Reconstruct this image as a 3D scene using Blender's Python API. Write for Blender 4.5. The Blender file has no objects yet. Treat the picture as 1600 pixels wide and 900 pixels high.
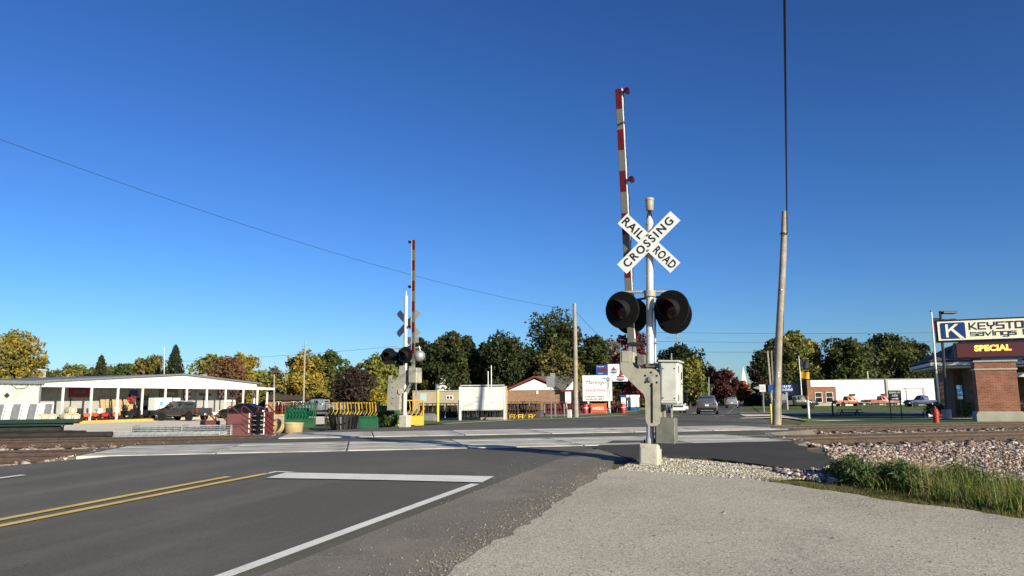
import bpy, bmesh, math, random
import numpy as np
from mathutils import Vector, Matrix

sc = bpy.context.scene
rng = np.random.default_rng(11)
random.seed(5)
R = math.radians

# ------------------------------------------------------------------ camera
FPX, PITCH, ROLL, CZ = 1155.0, R(8.6), R(0.5), 1.6
cam_d = bpy.data.cameras.new('camera')
cam = bpy.data.objects.new('camera', cam_d)
sc.collection.objects.link(cam)
cam_d.sensor_width = 36.0
cam_d.lens = 36.0 * FPX / 1600.0
cam_d.clip_start, cam_d.clip_end = 0.1, 6000
cam.matrix_world = Matrix.Translation((0, 0, CZ)) @ Matrix.Rotation(R(90) + PITCH, 4, 'X') @ Matrix.Rotation(-ROLL, 4, 'Z')
sc.camera = cam

# ------------------------------------------------------------------ sky, sun, exposure
SUN_EL = R(17.6)
SUN_H = Vector((0.635, -0.772)).normalized()          # horizontal direction towards the sun
world = bpy.data.worlds.new('World'); sc.world = world; world.use_nodes = True
wn = world.node_tree; wn.nodes.clear()
sky = wn.nodes.new('ShaderNodeTexSky'); sky.sky_type = 'NISHITA'; sky.sun_disc = False
sky.sun_elevation = SUN_EL; sky.sun_rotation = math.atan2(SUN_H.x, SUN_H.y)
sky.altitude = 300; sky.air_density = 1.0; sky.dust_density = 0.5; sky.ozone_density = 6.0
bg = wn.nodes.new('ShaderNodeBackground'); bg.inputs['Strength'].default_value = 0.0545
wo = wn.nodes.new('ShaderNodeOutputWorld')
hsv = wn.nodes.new('ShaderNodeHueSaturation'); hsv.inputs['Hue'].default_value = .505; hsv.inputs['Saturation'].default_value = 1.05      # the phone's vivid rendering of the blue
gam = wn.nodes.new('ShaderNodeGamma'); gam.inputs[1].default_value = 1.25
wn.links.new(sky.outputs[0], hsv.inputs['Color']); wn.links.new(hsv.outputs[0], gam.inputs[0]); wn.links.new(gam.outputs[0], bg.inputs[0]); wn.links.new(bg.outputs[0], wo.inputs[0])
sl = bpy.data.lights.new('sun', 'SUN'); sl.energy = 5.0; sl.angle = R(0.53); sl.color = (1.0, 0.925, 0.70)
sun = bpy.data.objects.new('sun', sl); sc.collection.objects.link(sun)
sun.rotation_euler = Vector((-SUN_H.x * math.cos(SUN_EL), -SUN_H.y * math.cos(SUN_EL), -math.sin(SUN_EL))).to_track_quat('-Z', 'Y').to_euler()
vs = sc.view_settings
vs.view_transform = 'Standard'; vs.look = 'None'; vs.gamma = 1.0; vs.exposure = 0.75; vs.use_curve_mapping = False

# ------------------------------------------------------------------ plan: tracks, road, levels
TH = R(11.7)                                   # the tracks run along T, N points across them, away from the camera
NX, NY = -math.sin(TH), math.cos(TH)
TX, TY = math.cos(TH), math.sin(TH)
def st(x, y): return NX * x + NY * y, TX * x + TY * y
def xy(s, t): return NX * s + TX * t, NY * s + TY * t
ROAD_H = R(19.9)
RC = (-3.45, 10.8)                             # a point on the double yellow line
BEND = 34.0                                    # metres along the road where it turns a little to the left
H2 = R(17.2)
def along(d, r=0.0, bend=True):
    """point d metres along the road from RC, r metres to its right"""
    h = ROAD_H
    x = RC[0] + math.sin(h) * min(d, BEND); y = RC[1] + math.cos(h) * min(d, BEND)
    if d > BEND:
        x += math.sin(H2) * (d - BEND); y += math.cos(H2) * (d - BEND); h = H2
    return x + math.cos(h) * r, y - math.sin(h) * r
def road_r(x, y):
    d = (x - RC[0]) * math.sin(ROAD_H) + (y - RC[1]) * math.cos(ROAD_H)
    if d <= BEND:
        return (x - RC[0]) * math.cos(ROAD_H) - (y - RC[1]) * math.sin(ROAD_H), d
    bx, by = along(BEND)
    return (x - bx) * math.cos(H2) - (y - by) * math.sin(H2), BEND + (x - bx) * math.sin(H2) + (y - by) * math.cos(H2)
def sst(a, b, x):
    t = min(1.0, max(0.0, (x - a) / (b - a))); return t * t * (3 - 2 * t)
def HR(s):                                     # level of the road, by distance across the tracks
    return float(np.interp(s, [-300, -4, 10.5, 13.2, 20, 29, 38, 50, 70, 92, 9000], [0, 0, .550, .638, .662, .67, .55, .33, .06, 0, 0]))
def NAT(s):
    return float(np.interp(s, [-300, -4, 6.0, 7.2, 9, 10.4, 11.8, 14.2, 23.4, 24.5, 27, 31, 46, 60, 9000],
                              [-.03, -.03, .345, .35, .22, .08, .13, .445, .455, .47, .47, .38, .1, 0, 0]))
def H(x, y):
    s, t = st(x, y); r, d = road_r(x, y)
    a = HR(s) - .035
    if 13.6 < s < 24.0: a = .455
    w = max(sst(7.4, 10.2, r) if s < 14.5 else sst(6.5, 9.0, r), (sst(5.6, 9.0, -r) if s < 26.5 else (lambda q: sst(5.6 + 6.4 * q, 9.0 + 13 * q, -r))(sst(26.5, 30.0, s))))
    return a * (1 - w) + NAT(s) * w

# a point seen at a pixel of the 1600 x 900 photograph, at forward distance Y; used to read plan positions off the photograph
def at(px, py, Y):
    u = (px - 800) / FPX; v = -(py - 450) / FPX
    c, s = math.cos(ROLL), math.sin(ROLL)
    x = u * c + v * s; y = -u * s + v * c
    cp, sp = math.cos(PITCH), math.sin(PITCH)
    d = (x, cp - y * sp, sp + y * cp); k = Y / d[1]
    return Vector((d[0] * k, Y, CZ + d[2] * k))
def foot(px, Y, py=645):
    p = at(px, py, Y); return Vector((p.x, p.y, H(p.x, p.y)))
def ground(px, py, Hf=None):
    Hf = Hf or H; y = 3.0
    while y < 300:
        p = at(px, py, y)
        if p.z < Hf(p.x, p.y): return p
        y += .02 if y < 60 else .2
    return at(px, py, 300)
def HRxy(x, y): return HR(st(x, y)[0])
def head(v): return math.atan2(v[0], v[1])

# ------------------------------------------------------------------ materials
M = {}
ALB = .80
ALBG = 1.02
def lin(c):
    return tuple(((v / 255) / 12.92 if v / 255 <= .04045 else ((v / 255 + .055) / 1.055) ** 2.4) for v in c)
def pm(key, col, rough=.6, var=.12, scale=3.0, bump=0.0, bscale=60.0, metal=0.0, spec=.4, coat=0.0, detail=6, dirt=None, dscale=1.2, damt=.5):
    """procedural material: base colour varied by noise, optional second stain colour, fine bump"""
    col = tuple(c * ALB for c in col)
    if dirt: dirt = tuple(c * ALB for c in dirt)
    m = bpy.data.materials.new(key); m.use_nodes = True
    nt = m.node_tree; n = nt.nodes; l = nt.links
    b = n['Principled BSDF']
    b.inputs['Roughness'].default_value = rough; b.inputs['Metallic'].default_value = metal
    b.inputs['Specular IOR Level'].default_value = spec; b.inputs['Coat Weight'].default_value = coat
    tc = n.new('ShaderNodeTexCoord')
    nz = n.new('ShaderNodeTexNoise'); nz.inputs['Scale'].default_value = scale; nz.inputs['Detail'].default_value = detail
    l.new(tc.outputs['Object'], nz.inputs['Vector'])
    mx = n.new('ShaderNodeMix'); mx.data_type = 'RGBA'
    lo = tuple(max(0, c * (1 - var)) for c in col) + (1,); hi = tuple(min(1, c * (1 + var)) for c in col) + (1,)
    mx.inputs[6].default_value = lo; mx.inputs[7].default_value = hi
    mr = n.new('ShaderNodeMapRange'); mr.inputs[1].default_value = .3; mr.inputs[2].default_value = .7
    l.new(nz.outputs[0], mr.inputs[0]); l.new(mr.outputs[0], mx.inputs[0])
    out = mx.outputs[2]
    if dirt:
        n2 = n.new('ShaderNodeTexNoise'); n2.inputs['Scale'].default_value = dscale; n2.inputs['Detail'].default_value = 8
        l.new(tc.outputs['Object'], n2.inputs['Vector'])
        m2 = n.new('ShaderNodeMapRange'); m2.inputs[1].default_value = .5; m2.inputs[2].default_value = .72; m2.inputs[4].default_value = damt
        l.new(n2.outputs[0], m2.inputs[0])
        x2 = n.new('ShaderNodeMix'); x2.data_type = 'RGBA'; x2.inputs[7].default_value = tuple(dirt) + (1,)
        l.new(m2.outputs[0], x2.inputs[0]); l.new(out, x2.inputs[6]); out = x2.outputs[2]
    l.new(out, b.inputs['Base Color'])
    if bump:
        nb = n.new('ShaderNodeTexNoise'); nb.inputs['Scale'].default_value = bscale; nb.inputs['Detail'].default_value = 5
        l.new(tc.outputs['Object'], nb.inputs['Vector'])
        bp = n.new('ShaderNodeBump'); bp.inputs['Strength'].default_value = bump; bp.inputs['Distance'].default_value = .02
        l.new(nb.outputs[0], bp.inputs['Height']); l.new(bp.outputs[0], b.inputs['Normal'])
    M[key] = m; return m
def attr_mat(key, attr='tint', rough=.8, transl=0.0, spec=.2):
    """colour comes from a per-face colour attribute (each leaf, stone or blade has its own)"""
    m = bpy.data.materials.new(key); m.use_nodes = True; n = m.node_tree.nodes; l = m.node_tree.links
    b = n['Principled BSDF']; b.inputs['Roughness'].default_value = rough; b.inputs['Specular IOR Level'].default_value = spec
    a = n.new('ShaderNodeAttribute'); a.attribute_name = attr
    l.new(a.outputs['Color'], b.inputs['Base Color'])
    if transl:
        t = n.new('ShaderNodeBsdfTranslucent'); l.new(a.outputs['Color'], t.inputs['Color'])
        mx = n.new('ShaderNodeMixShader'); mx.inputs[0].default_value = transl
        l.new(b.outputs[0], mx.inputs[1]); l.new(t.outputs[0], mx.inputs[2]); l.new(mx.outputs[0], n['Material Output'].inputs[0])
    M[key] = m; return m
def emit_mat(key, col, strength, base=(.02, .02, .02)):
    m = bpy.data.materials.new(key); m.use_nodes = True; b = m.node_tree.nodes['Principled BSDF']
    b.inputs['Base Color'].default_value = base + (1,); b.inputs['Emission Color'].default_value = col + (1,); b.inputs['Emission Strength'].default_value = strength
    b.inputs['Roughness'].default_value = .3
    M[key] = m; return m

pm('white_paint', (.78, .77, .73), .45, .05, 2, dirt=(.5, .48, .42), dscale=2.5, damt=.35)
pm('white_clean', (.82, .82, .80), .4, .03)
pm('sign_white', (.80, .81, .82), .35, .03)
pm('sign_back', (.42, .43, .43), .4, .06, metal=.3)
pm('black', (.012, .012, .013), .5, .2)
pm('black_matt', (.008, .008, .009), .85, .2, spec=.2)
pm('ink', (.012, .012, .012), .6, .1)
pm('navy', (.012, .022, .085), .5, .05)
pm('dark_metal', (.05, .05, .052), .5, .2, metal=.5)
pm('galv', (.48, .49, .50), .45, .12, 6, metal=.55, dirt=(.3, .3, .29), damt=.4)
pm('alu_pole', (.60, .59, .55), .42, .10, 4, metal=.08, dirt=(.4, .39, .36), dscale=3, damt=.5)
pm('signal_grey', (.40, .375, .31), .55, .13, 5, dirt=(.20, .18, .15), dscale=7, damt=.55, bump=.1, bscale=90)
pm('case_white', (.62, .62, .58), .4, .06, 4, dirt=(.36, .34, .29), dscale=5, damt=.4)
pm('base_cream', (.55, .52, .44), .6, .08, 5, dirt=(.25, .21, .15), dscale=6, damt=.55, bump=.1)
pm('counter_grey', (.17, .17, .15), .65, .2, 6, dirt=(.08, .07, .06), dscale=8)
pm('red_reflective', (.105, .008, .011), .4, .1, 8)
pm('silver_reflective', (.15, .147, .135), .4, .08, 8)
pm('lens_red', (.05, .003, .005), .15, .1, spec=.6)
pm('wood_pole', (.37, .32, .26), .85, .25, 3, bump=.5, bscale=30, dirt=(.16, .13, .11), dscale=6, damt=.6)
pm('wood_light', (.50, .36, .20), .75, .18, 8)
pm('wood_old', (.22, .19, .16), .85, .25, 5, bump=.2)
pm('creosote', (.022, .018, .016), .8, .4, 5, bump=.3, bscale=25)
pm('cable', (.015, .015, .016), .6, .1)
pm('rust_rail', (.075, .047, .034), .8, .3, 9, dirt=(.045, .030, .024), dscale=14, bump=.15)
pm('rail_top', (.24, .21, .19), .35, .2, 9, metal=.7)
pm('tie_concrete', (.42, .38, .34), .85, .15, 6, dirt=(.22, .16, .13), dscale=5, bump=.2)
pm('clip_steel', (.20, .165, .14), .6, .2)
pm('panel_concrete', (.60, .57, .505), .85, .16, 2.2, dirt=(.24, .225, .205), dscale=1.3, damt=.85, bump=.12)
pm('kerb_concrete', (.46, .43, .37), .85, .12, 2, bump=.15, dirt=(.28, .26, .22))
pm('yellow_paint', (.62, .40, .06), .6, .12, 3, dirt=(.35, .25, .10), damt=.4)
pm('yellow_post', (.72, .58, .02), .45, .05)
pm('equipment_yellow', (.66, .40, .035), .5, .12)
pm('equipment_red', (.095, .008, .013), .6, .15, 5)
pm('equipment_green', (.006, .085, .036), .45, .15, 5)
pm('post_green', (.006, .032, .022), .6, .2)
pm('tub_tan', (.48, .37, .20), .6, .12, 4, dirt=(.3, .22, .12))
pm('barrel_cream', (.66, .58, .45), .6, .08)
pm('barrel_end', (.40, .20, .09), .7, .2, 9)
pm('wing_metal', (.58, .575, .54), .45, .06, 1.5, dirt=(.30, .28, .24), dscale=1, damt=.4)
pm('dark_feeder', (.014, .013, .014), .7, .3)
pm('corrugated', (.66, .66, .63), .42, .05, 1.5, dirt=(.45, .43, .39), dscale=1, damt=.3)
pm('wall_grey', (.40, .40, .37), .5, .06, 1.5)
pm('roof_edge', (.23, .24, .26), .5, .1, metal=.3)
pm('shingle_grey', (.11, .105, .10), .9, .3, 9, bump=.4, bscale=12)
pm('shingle_brown', (.075, .055, .045), .9, .3, 9, bump=.4, bscale=12)
pm('glass_dark', (.015, .018, .022), .06, .1, spec=.6)
pm('glass_car', (.01, .012, .014), .05, .05, spec=.7)
pm('tan_wall', (.40, .32, .23), .8, .08, 1.2, bump=.1)
pm('red_trim', (.22, .02, .025), .5, .1)
pm('red_machine', (.45, .02, .03), .4, .08)
pm('hydrant_red', (.38, .035, .03), .5, .15, 8, dirt=(.2, .05, .04))
pm('sign_blue', (.012, .06, .26), .4, .05)
pm('notice_blue', (.42, .56, .62), .5, .05)
pm('sign_lightblue', (.07, .36, .58), .4, .05)
pm('sign_red', (.24, .015, .02), .4, .06)
pm('sign_orange', (.72, .10, .015), .5, .06)
pm('sign_green_ink', (.03, .08, .06), .6, .1)
pm('sign_pink_ink', (.50, .10, .11), .6, .1)
pm('sign_cream', (1.0, .92, .70), .4, .02)
pm('bank_blue', (.012, .05, .22), .35, .04)
pm('mower_orange', (.62, .09, .015), .4, .08)
pm('tyre', (.018, .018, .019), .8, .2, 12, spec=.25)
pm('rim_alloy', (.45, .45, .46), .3, .05, metal=.7)
pm('rim_black', (.02, .02, .022), .35, .05)
pm('paint_grey', (.036, .039, .042), .3, .05, coat=.6)
pm('paint_black', (.006, .006, .007), .42, .05, spec=.3, coat=.12)
pm('paint_silver', (.36, .38, .41), .28, .04, metal=.35, coat=.6)
pm('paint_silver_suv', (.115, .125, .145), .32, .04, metal=.3, coat=.4)
pm('paint_white', (.78, .79, .80), .3, .03, coat=.6)
pm('paint_orange', (.42, .075, .025), .4, .08, coat=.3)
pm('paint_red_orange', (.48, .05, .018), .4, .08, coat=.3)
pm('paint_blue', (.015, .045, .13), .5, .06, spec=.25, coat=.05)
pm('tail_red', (.35, .01, .012), .2, .05, spec=.6)
pm('plate_white', (.75, .76, .77), .4, .05)
pm('bark', (.085, .065, .05), .9, .3, 4, bump=.4, bscale=12)
pm('brick_far', (.24, .15, .10), .9, .15, 3)
pm('flag_dark', (.03, .03, .07), .8, .1)
pm('flag_red', (.30, .02, .03), .8, .1)
pm('flag_yellow', (.60, .33, .02), .8, .1)
pm('flower_red', (.45, .02, .05), .7, .3, 20)
pm('leaf_green_plain', (.03, .065, .02), .8, .3, 10)
attr_mat('leaf', rough=.7, transl=.25)
attr_mat('stone', rough=.85)
attr_mat('blade', rough=.6, transl=.3)
emit_mat('led_text', (1.0, .62, .12), 1.25)
emit_mat('led_screen', (.20, .008, .012), .28)

def brick_mat(key, c1, c2, mortar, scale, bw=.5, rh=.25):
    m = bpy.data.materials.new(key); m.use_nodes = True; n = m.node_tree.nodes; l = m.node_tree.links
    b = n['Principled BSDF']; b.inputs['Roughness'].default_value = .9; b.inputs['Specular IOR Level'].default_value = .2
    tc = n.new('ShaderNodeTexCoord'); sp = n.new('ShaderNodeSeparateXYZ'); l.new(tc.outputs['Object'], sp.inputs[0])
    ad = n.new('ShaderNodeMath'); ad.operation = 'ADD'; l.new(sp.outputs[0], ad.inputs[0]); l.new(sp.outputs[1], ad.inputs[1])
    cb = n.new('ShaderNodeCombineXYZ'); l.new(ad.outputs[0], cb.inputs[0]); l.new(sp.outputs[2], cb.inputs[1])
    br = n.new('ShaderNodeTexBrick'); br.inputs['Scale'].default_value = scale; br.inputs['Mortar Size'].default_value = .016
    br.inputs['Brick Width'].default_value = bw; br.inputs['Row Height'].default_value = rh; br.inputs['Bias'].default_value = -.1
    br.inputs['Color1'].default_value = c1 + (1,); br.inputs['Color2'].default_value = c2 + (1,); br.inputs['Mortar'].default_value = mortar + (1,)
    l.new(cb.outputs[0], br.inputs['Vector'])
    nz = n.new('ShaderNodeTexNoise'); nz.inputs['Scale'].default_value = 2.5; nz.inputs['Detail'].default_value = 7; l.new(tc.outputs['Object'], nz.inputs['Vector'])
    mx = n.new('ShaderNodeMix'); mx.data_type = 'RGBA'; mx.blend_type = 'MULTIPLY'; mx.inputs[0].default_value = .5
    l.new(br.outputs['Color'], mx.inputs[6]); cr = n.new('ShaderNodeMapRange'); cr.inputs[1].default_value = .3; cr.inputs[2].default_value = .7; cr.inputs[3].default_value = .55; cr.inputs[4].default_value = 1.25
    l.new(nz.outputs[0], cr.inputs[0]); l.new(cr.outputs[0], mx.inputs[7]); l.new(mx.outputs[2], b.inputs['Base Color'])
    bp = n.new('ShaderNodeBump'); bp.inputs['Strength'].default_value = .5; bp.inputs['Distance'].default_value = .01; bp.invert = True
    l.new(br.outputs['Fac'], bp.inputs['Height']); l.new(bp.outputs[0], b.inputs['Normal'])
    M[key] = m
brick_mat('brick_red', (.30, .115, .07), (.20, .075, .05), (.30, .25, .20), 2.4, .5, .17)
brick_mat('brick_brown', (.27, .155, .095), (.20, .11, .07), (.28, .22, .17), 2.4, .5, .17)

def surf_mat(key, cols, rough=.9, fine=(90., .35), coarse=(.5, .5), patch=None, bump=.35, bscale=120, stretch=None, spec=.25, speck=None):
    """ground surface: two colours by coarse noise, fine aggregate by high noise, optional patches and specks"""
    sc_ = lambda c: tuple(v * ALBG for v in c)
    cols = [sc_(c) for c in cols]
    if patch: patch = (sc_(patch[0]),) + tuple(patch[1:])
    if speck: speck = (sc_(speck[0]),) + tuple(speck[1:])
    m = bpy.data.materials.new(key); m.use_nodes = True; n = m.node_tree.nodes; l = m.node_tree.links
    b = n['Principled BSDF']; b.inputs['Roughness'].default_value = rough; b.inputs['Specular IOR Level'].default_value = spec
    g = n.new('ShaderNodeNewGeometry'); vec = g.outputs['Position']
    def noise(sc_, det=6, mp=None, rgh=.55):
        t = n.new('ShaderNodeTexNoise'); t.inputs['Scale'].default_value = sc_; t.inputs['Detail'].default_value = det; t.inputs['Roughness'].default_value = rgh
        l.new(mp or vec, t.inputs['Vector']); return t.outputs[0]
    def rng_(src, a, b_, c=0., d=1.):
        r = n.new('ShaderNodeMapRange'); r.inputs[1].default_value = a; r.inputs[2].default_value = b_; r.inputs[3].default_value = c; r.inputs[4].default_value = d
        l.new(src, r.inputs[0]); return r.outputs[0]
    def mix(f, a, b_, mode='MIX'):
        x = n.new('ShaderNodeMix'); x.data_type = 'RGBA'; x.blend_type = mode
        for i, v in ((0, f), (6, a), (7, b_)):
            if isinstance(v, (int, float)): x.inputs[i].default_value = v
            elif isinstance(v, tuple): x.inputs[i].default_value = v + (1,)
            else: l.new(v, x.inputs[i])
        return x.outputs[2]
    c = mix(rng_(noise(coarse[0]), .35, .65), cols[0], cols[1])
    if stretch:
        mp = n.new('ShaderNodeMapping'); mp.vector_type = 'TEXTURE'; mp.inputs['Rotation'].default_value = (0, 0, stretch[0]); mp.inputs['Scale'].default_value = (stretch[1], stretch[2], 1)
        l.new(vec, mp.inputs[0])
        c = mix(rng_(noise(1.0, 5, mp.outputs[0]), .48, .68, 0, stretch[3]), c, cols[2])
    if patch:
        c = mix(rng_(noise(patch[1], 9, None, .65), patch[2], patch[3], 0, patch[4]), c, patch[0])
    f1 = noise(fine[0], 3, None, .7)
    c = mix(fine[1], c, rng_(f1, .32, .68, .35, 1.65), 'MULTIPLY')
    if speck:
        v = n.new('ShaderNodeTexVoronoi'); v.inputs['Scale'].default_value = speck[1]; l.new(vec, v.inputs['Vector'])
        sp = n.new('ShaderNodeSeparateColor'); l.new(v.outputs['Color'], sp.inputs[0])
        c = mix(rng_(sp.outputs[0], speck[2], 1.0, 0, speck[3]), c, speck[0])
        c = mix(rng_(sp.outputs[1], .78, 1.0, 0, speck[3] * .8), c, tuple(x * .35 for x in cols[0]))
    l.new(c, b.inputs['Base Color'])
    bp = n.new('ShaderNodeBump'); bp.inputs['Strength'].default_value = bump; bp.inputs['Distance'].default_value = .012
    l.new(noise(bscale, 4), bp.inputs['Height']); l.new(bp.outputs[0], b.inputs['Normal'])
    M[key] = m
surf_mat('asphalt', [(.094, .088, .075), (.108, .101, .087), (.165, .152, .127)], fine=(110, .75), coarse=(.25, .5), stretch=(-ROAD_H, .8, 12.0, .6), bump=.3, bscale=200, patch=((.155, .141, .118), .55, .5, .72, .6))
surf_mat('shoulder_asphalt', [(.155, .138, .114), (.19, .168, .138)], fine=(130, .6), coarse=(.8, .5), patch=((.25, .22, .18), 1.1, .48, .68, .7), bump=.45, speck=((.30, .27, .23), 70, .90, .6))
surf_mat('new_asphalt', [(.044, .039, .034), (.056, .049, .043)], fine=(150, .5), coarse=(.7, .5), patch=((.085, .075, .066), .8, .5, .72, .5))
surf_mat('chip_gravel', [(.395, .350, .282), (.465, .412, .332), (.51, .458, .372)], fine=(70, .85), coarse=(.5, .5), patch=((.285, .255, .212), .6, .47, .70, .75), bump=.45, bscale=110, stretch=(-ROAD_H + .5, 1.1, 5.0, .35), speck=((.60, .55, .47), 60, .74, .7))
surf_mat('lot_concrete', [(.74, .65, .50), (.80, .71, .56)], fine=(14, .25), coarse=(.12, .5), patch=((.52, .47, .38), .06, .5, .62, .5), bump=.1)
surf_mat('lot_grey', [(.23, .225, .22), (.28, .27, .26)], fine=(14, .25), coarse=(.12, .5), bump=.1)
surf_mat('lawn', [(.075, .115, .022), (.11, .14, .034)], fine=(18, .55), coarse=(.25, .5), patch=((.13, .115, .045), .5, .5, .7, .5), bump=.6, bscale=20)
surf_mat('rough_ground', [(.105, .10, .045), (.15, .125, .07)], fine=(22, .55), coarse=(.3, .5), patch=((.07, .085, .025), .35, .45, .6, .7), bump=.6, bscale=20)
surf_mat('ballast_bed', [(.16, .12, .105), (.22, .17, .15)], fine=(30, .8), coarse=(1., .5), bump=.8, bscale=30)
surf_mat('road_white', [(.62, .61, .58), (.70, .69, .66)], fine=(110, .35), coarse=(2, .5), patch=((.30, .28, .25), 6., .56, .72, .55), bump=.2)
surf_mat('road_yellow', [(.56, .40, .12), (.66, .48, .16)], fine=(110, .35), coarse=(2, .5), patch=((.25, .20, .12), 6., .55, .70, .6), bump=.2)
surf_mat('faded_white', [(.33, .32, .305), (.40, .39, .37)], fine=(110, .35), coarse=(2, .5), patch=((.14, .135, .13), 4., .5, .7, .7), bump=.2)
# ------------------------------------------------------------------ mesh helpers
COL = sc.collection
class MB:
    def __init__(self): self.v = []; self.f = []
    def add(self, vs_, fs):
        k = len(self.v); self.v += [tuple(p) for p in vs_]; self.f += [tuple(i + k for i in f) for f in fs]; return self
    def box(self, c, s, rz=0, rx=0, ry=0, bev=0):
        hx, hy, hz = s[0] / 2, s[1] / 2, s[2] / 2
        m = Matrix.Rotation(rz, 3, 'Z') @ Matrix.Rotation(ry, 3, 'Y') @ Matrix.Rotation(rx, 3, 'X')
        if bev and bev < min(hx, hy, hz):
            b = bev; pts = []; idx = {}
            for sx in (-1, 1):
                for sy in (-1, 1):
                    for sz in (-1, 1):
                        for k, d in enumerate(((hx, hy - b, hz - b), (hx - b, hy, hz - b), (hx - b, hy - b, hz))):
                            idx[(sx, sy, sz, k)] = len(pts); pts.append(m @ Vector((sx * d[0], sy * d[1], sz * d[2])) + Vector(c))
            bm = bmesh.new(); vv = [bm.verts.new(p) for p in pts]
            r = bmesh.ops.convex_hull(bm, input=vv); bm.verts.index_update()
            bmesh.ops.dissolve_limit(bm, angle_limit=.01, verts=bm.verts, edges=bm.edges); bm.verts.index_update()
            bmesh.ops.recalc_face_normals(bm, faces=bm.faces)
            self.add([v.co for v in bm.verts], [[v.index for v in f.verts] for f in bm.faces]); bm.free(); return self
        p = [m @ Vector((x * hx, y * hy, z * hz)) + Vector(c) for x in (-1, 1) for y in (-1, 1) for z in (-1, 1)]
        return self.add(p, [(0, 1, 3, 2), (4, 6, 7, 5), (0, 4, 5, 1), (2, 3, 7, 6), (0, 2, 6, 4), (1, 5, 7, 3)])
    def beam(self, a, b, w, h=None, up=(0, 0, 1)):
        a, b = Vector(a), Vector(b); d = (b - a); L = d.length; d.normalize(); h = h or w
        u = Vector(up)
        if abs(d.dot(u)) > .98: u = Vector((1, 0, 0))
        x = d.cross(u).normalized(); z = x.cross(d)
        p = [q + x * sx * w / 2 + z * sz * h / 2 for q in (a, b) for sx in (-1, 1) for sz in (-1, 1)]
        return self.add(p, [(0, 1, 3, 2), (4, 6, 7, 5), (0, 4, 5, 1), (2, 3, 7, 6), (0, 2, 6, 4), (1, 5, 7, 3)])
    def tube(self, pts, r, n=8, cap=True):
        pts = [Vector(p) for p in pts]; k0 = len(self.v); m = len(pts)
        rr = r if isinstance(r, (list, tuple)) else [r] * m
        prev = None
        for i, p in enumerate(pts):
            d = (pts[min(i + 1, m - 1)] - pts[max(i - 1, 0)]).normalized()
            if prev is None:
                u = Vector((0, 0, 1)) if abs(d.z) < .9 else Vector((1, 0, 0))
                x = d.cross(u).normalized()
            else:
                x = (prev - d * prev.dot(d)).normalized()
            prev = x; y = d.cross(x)
            for j in range(n):
                a = 2 * math.pi * j / n
                self.v.append(tuple(p + (x * math.cos(a) + y * math.sin(a)) * rr[i]))
        for i in range(m - 1):
            for j in range(n):
                a = k0 + i * n + j; b = k0 + i * n + (j + 1) % n
                self.f.append((a, b, b + n, a + n))
        if cap:
            self.f.append(tuple(k0 + j for j in reversed(range(n)))); self.f.append(tuple(k0 + (m - 1) * n + j for j in range(n)))
        return self
    def lathe(self, prof, n=24, c=(0, 0, 0), axis='Z', cap=True):
        """prof: (radius, height) pairs turned round an axis through c"""
        k0 = len(self.v); m = len(prof); c = Vector(c)
        for r_, h in prof:
            for j in range(n):
                a = 2 * math.pi * j / n; p = (r_ * math.cos(a), r_ * math.sin(a), h)
                if axis == 'Y': p = (p[0], p[2], -p[1])
                elif axis == 'X': p = (p[2], p[0], p[1])
                self.v.append(tuple(Vector(p) + c))
        for i in range(m - 1):
            for j in range(n):
                a = k0 + i * n + j; b = k0 + i * n + (j + 1) % n
                self.f.append((a, b, b + n, a + n))
        if cap:
            if prof[0][0] > 1e-5: self.f.append(tuple(k0 + j for j in reversed(range(n))))
            if prof[-1][0] > 1e-5: self.f.append(tuple(k0 + (m - 1) * n + j for j in range(n)))
        return self
    def prism(self, poly, y0, y1, plane='XZ'):
        """closed 2D outline (may be concave) given thickness; plane XZ is pushed along Y, XY along Z, YZ along X"""
        def P(a, b, d): return (a, d, b) if plane == 'XZ' else ((a, b, d) if plane == 'XY' else (d, a, b))
        n = len(poly); k = len(self.v)
        self.v += [P(a, b, y0) for a, b in poly] + [P(a, b, y1) for a, b in poly]
        self.f.append(tuple(k + i for i in range(n))); self.f.append(tuple(k + n + i for i in reversed(range(n))))
        for i in range(n):
            j = (i + 1) % n; self.f.append((k + i, k + n + i, k + n + j, k + j))
        return self
    def quad(self, a, b, c, d): return self.add([a, b, c, d], [(0, 1, 2, 3)])
    def xf(self, m):
        self.v = [tuple(m @ Vector(p)) for p in self.v]; return self
    def pieces(self):
        """vertex groups of the separate pieces in this mesh; pieces that touch count as one"""
        n = len(self.v); par = list(range(n))
        def find(a):
            while par[a] != a: par[a] = par[par[a]]; a = par[a]
            return a
        for f in self.f:
            a = find(f[0])
            for b in f[1:]: par[find(b)] = a
        V = np.array(self.v); g = {}
        for i in range(n): g.setdefault(find(i), []).append(i)
        gs = [(V[i].min(0) - .006, V[i].max(0) + .006, i) for i in g.values()]
        merged = True
        while merged and len(gs) > 1:
            merged = False
            for i in range(len(gs)):
                for j in range(i + 1, len(gs)):
                    if (gs[i][0] < gs[j][1]).all() and (gs[j][0] < gs[i][1]).all():
                        gs[i] = (np.minimum(gs[i][0], gs[j][0]), np.maximum(gs[i][1], gs[j][1]), gs[i][2] + gs[j][2]); gs.pop(j); merged = True; break
                if merged: break
        return [x[2] for x in gs]
    def build(self, name, mat, parent=None, smooth=False, loc=None, rz=None):
        if parent and 16 <= len(self.v) < 1500:
            gs = self.pieces()
            if 1 < len(gs) <= 12:
                out = []
                for g in gs:
                    m = MB(); mp = {k: i for i, k in enumerate(g)}
                    m.v = [self.v[k] for k in g]; m.f = [tuple(mp[k] for k in f) for f in self.f if f[0] in mp]
                    out.append(m._build(name, mat, parent, smooth, loc, rz))
                return out[0]
        return self._build(name, mat, parent, smooth, loc, rz)
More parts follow.
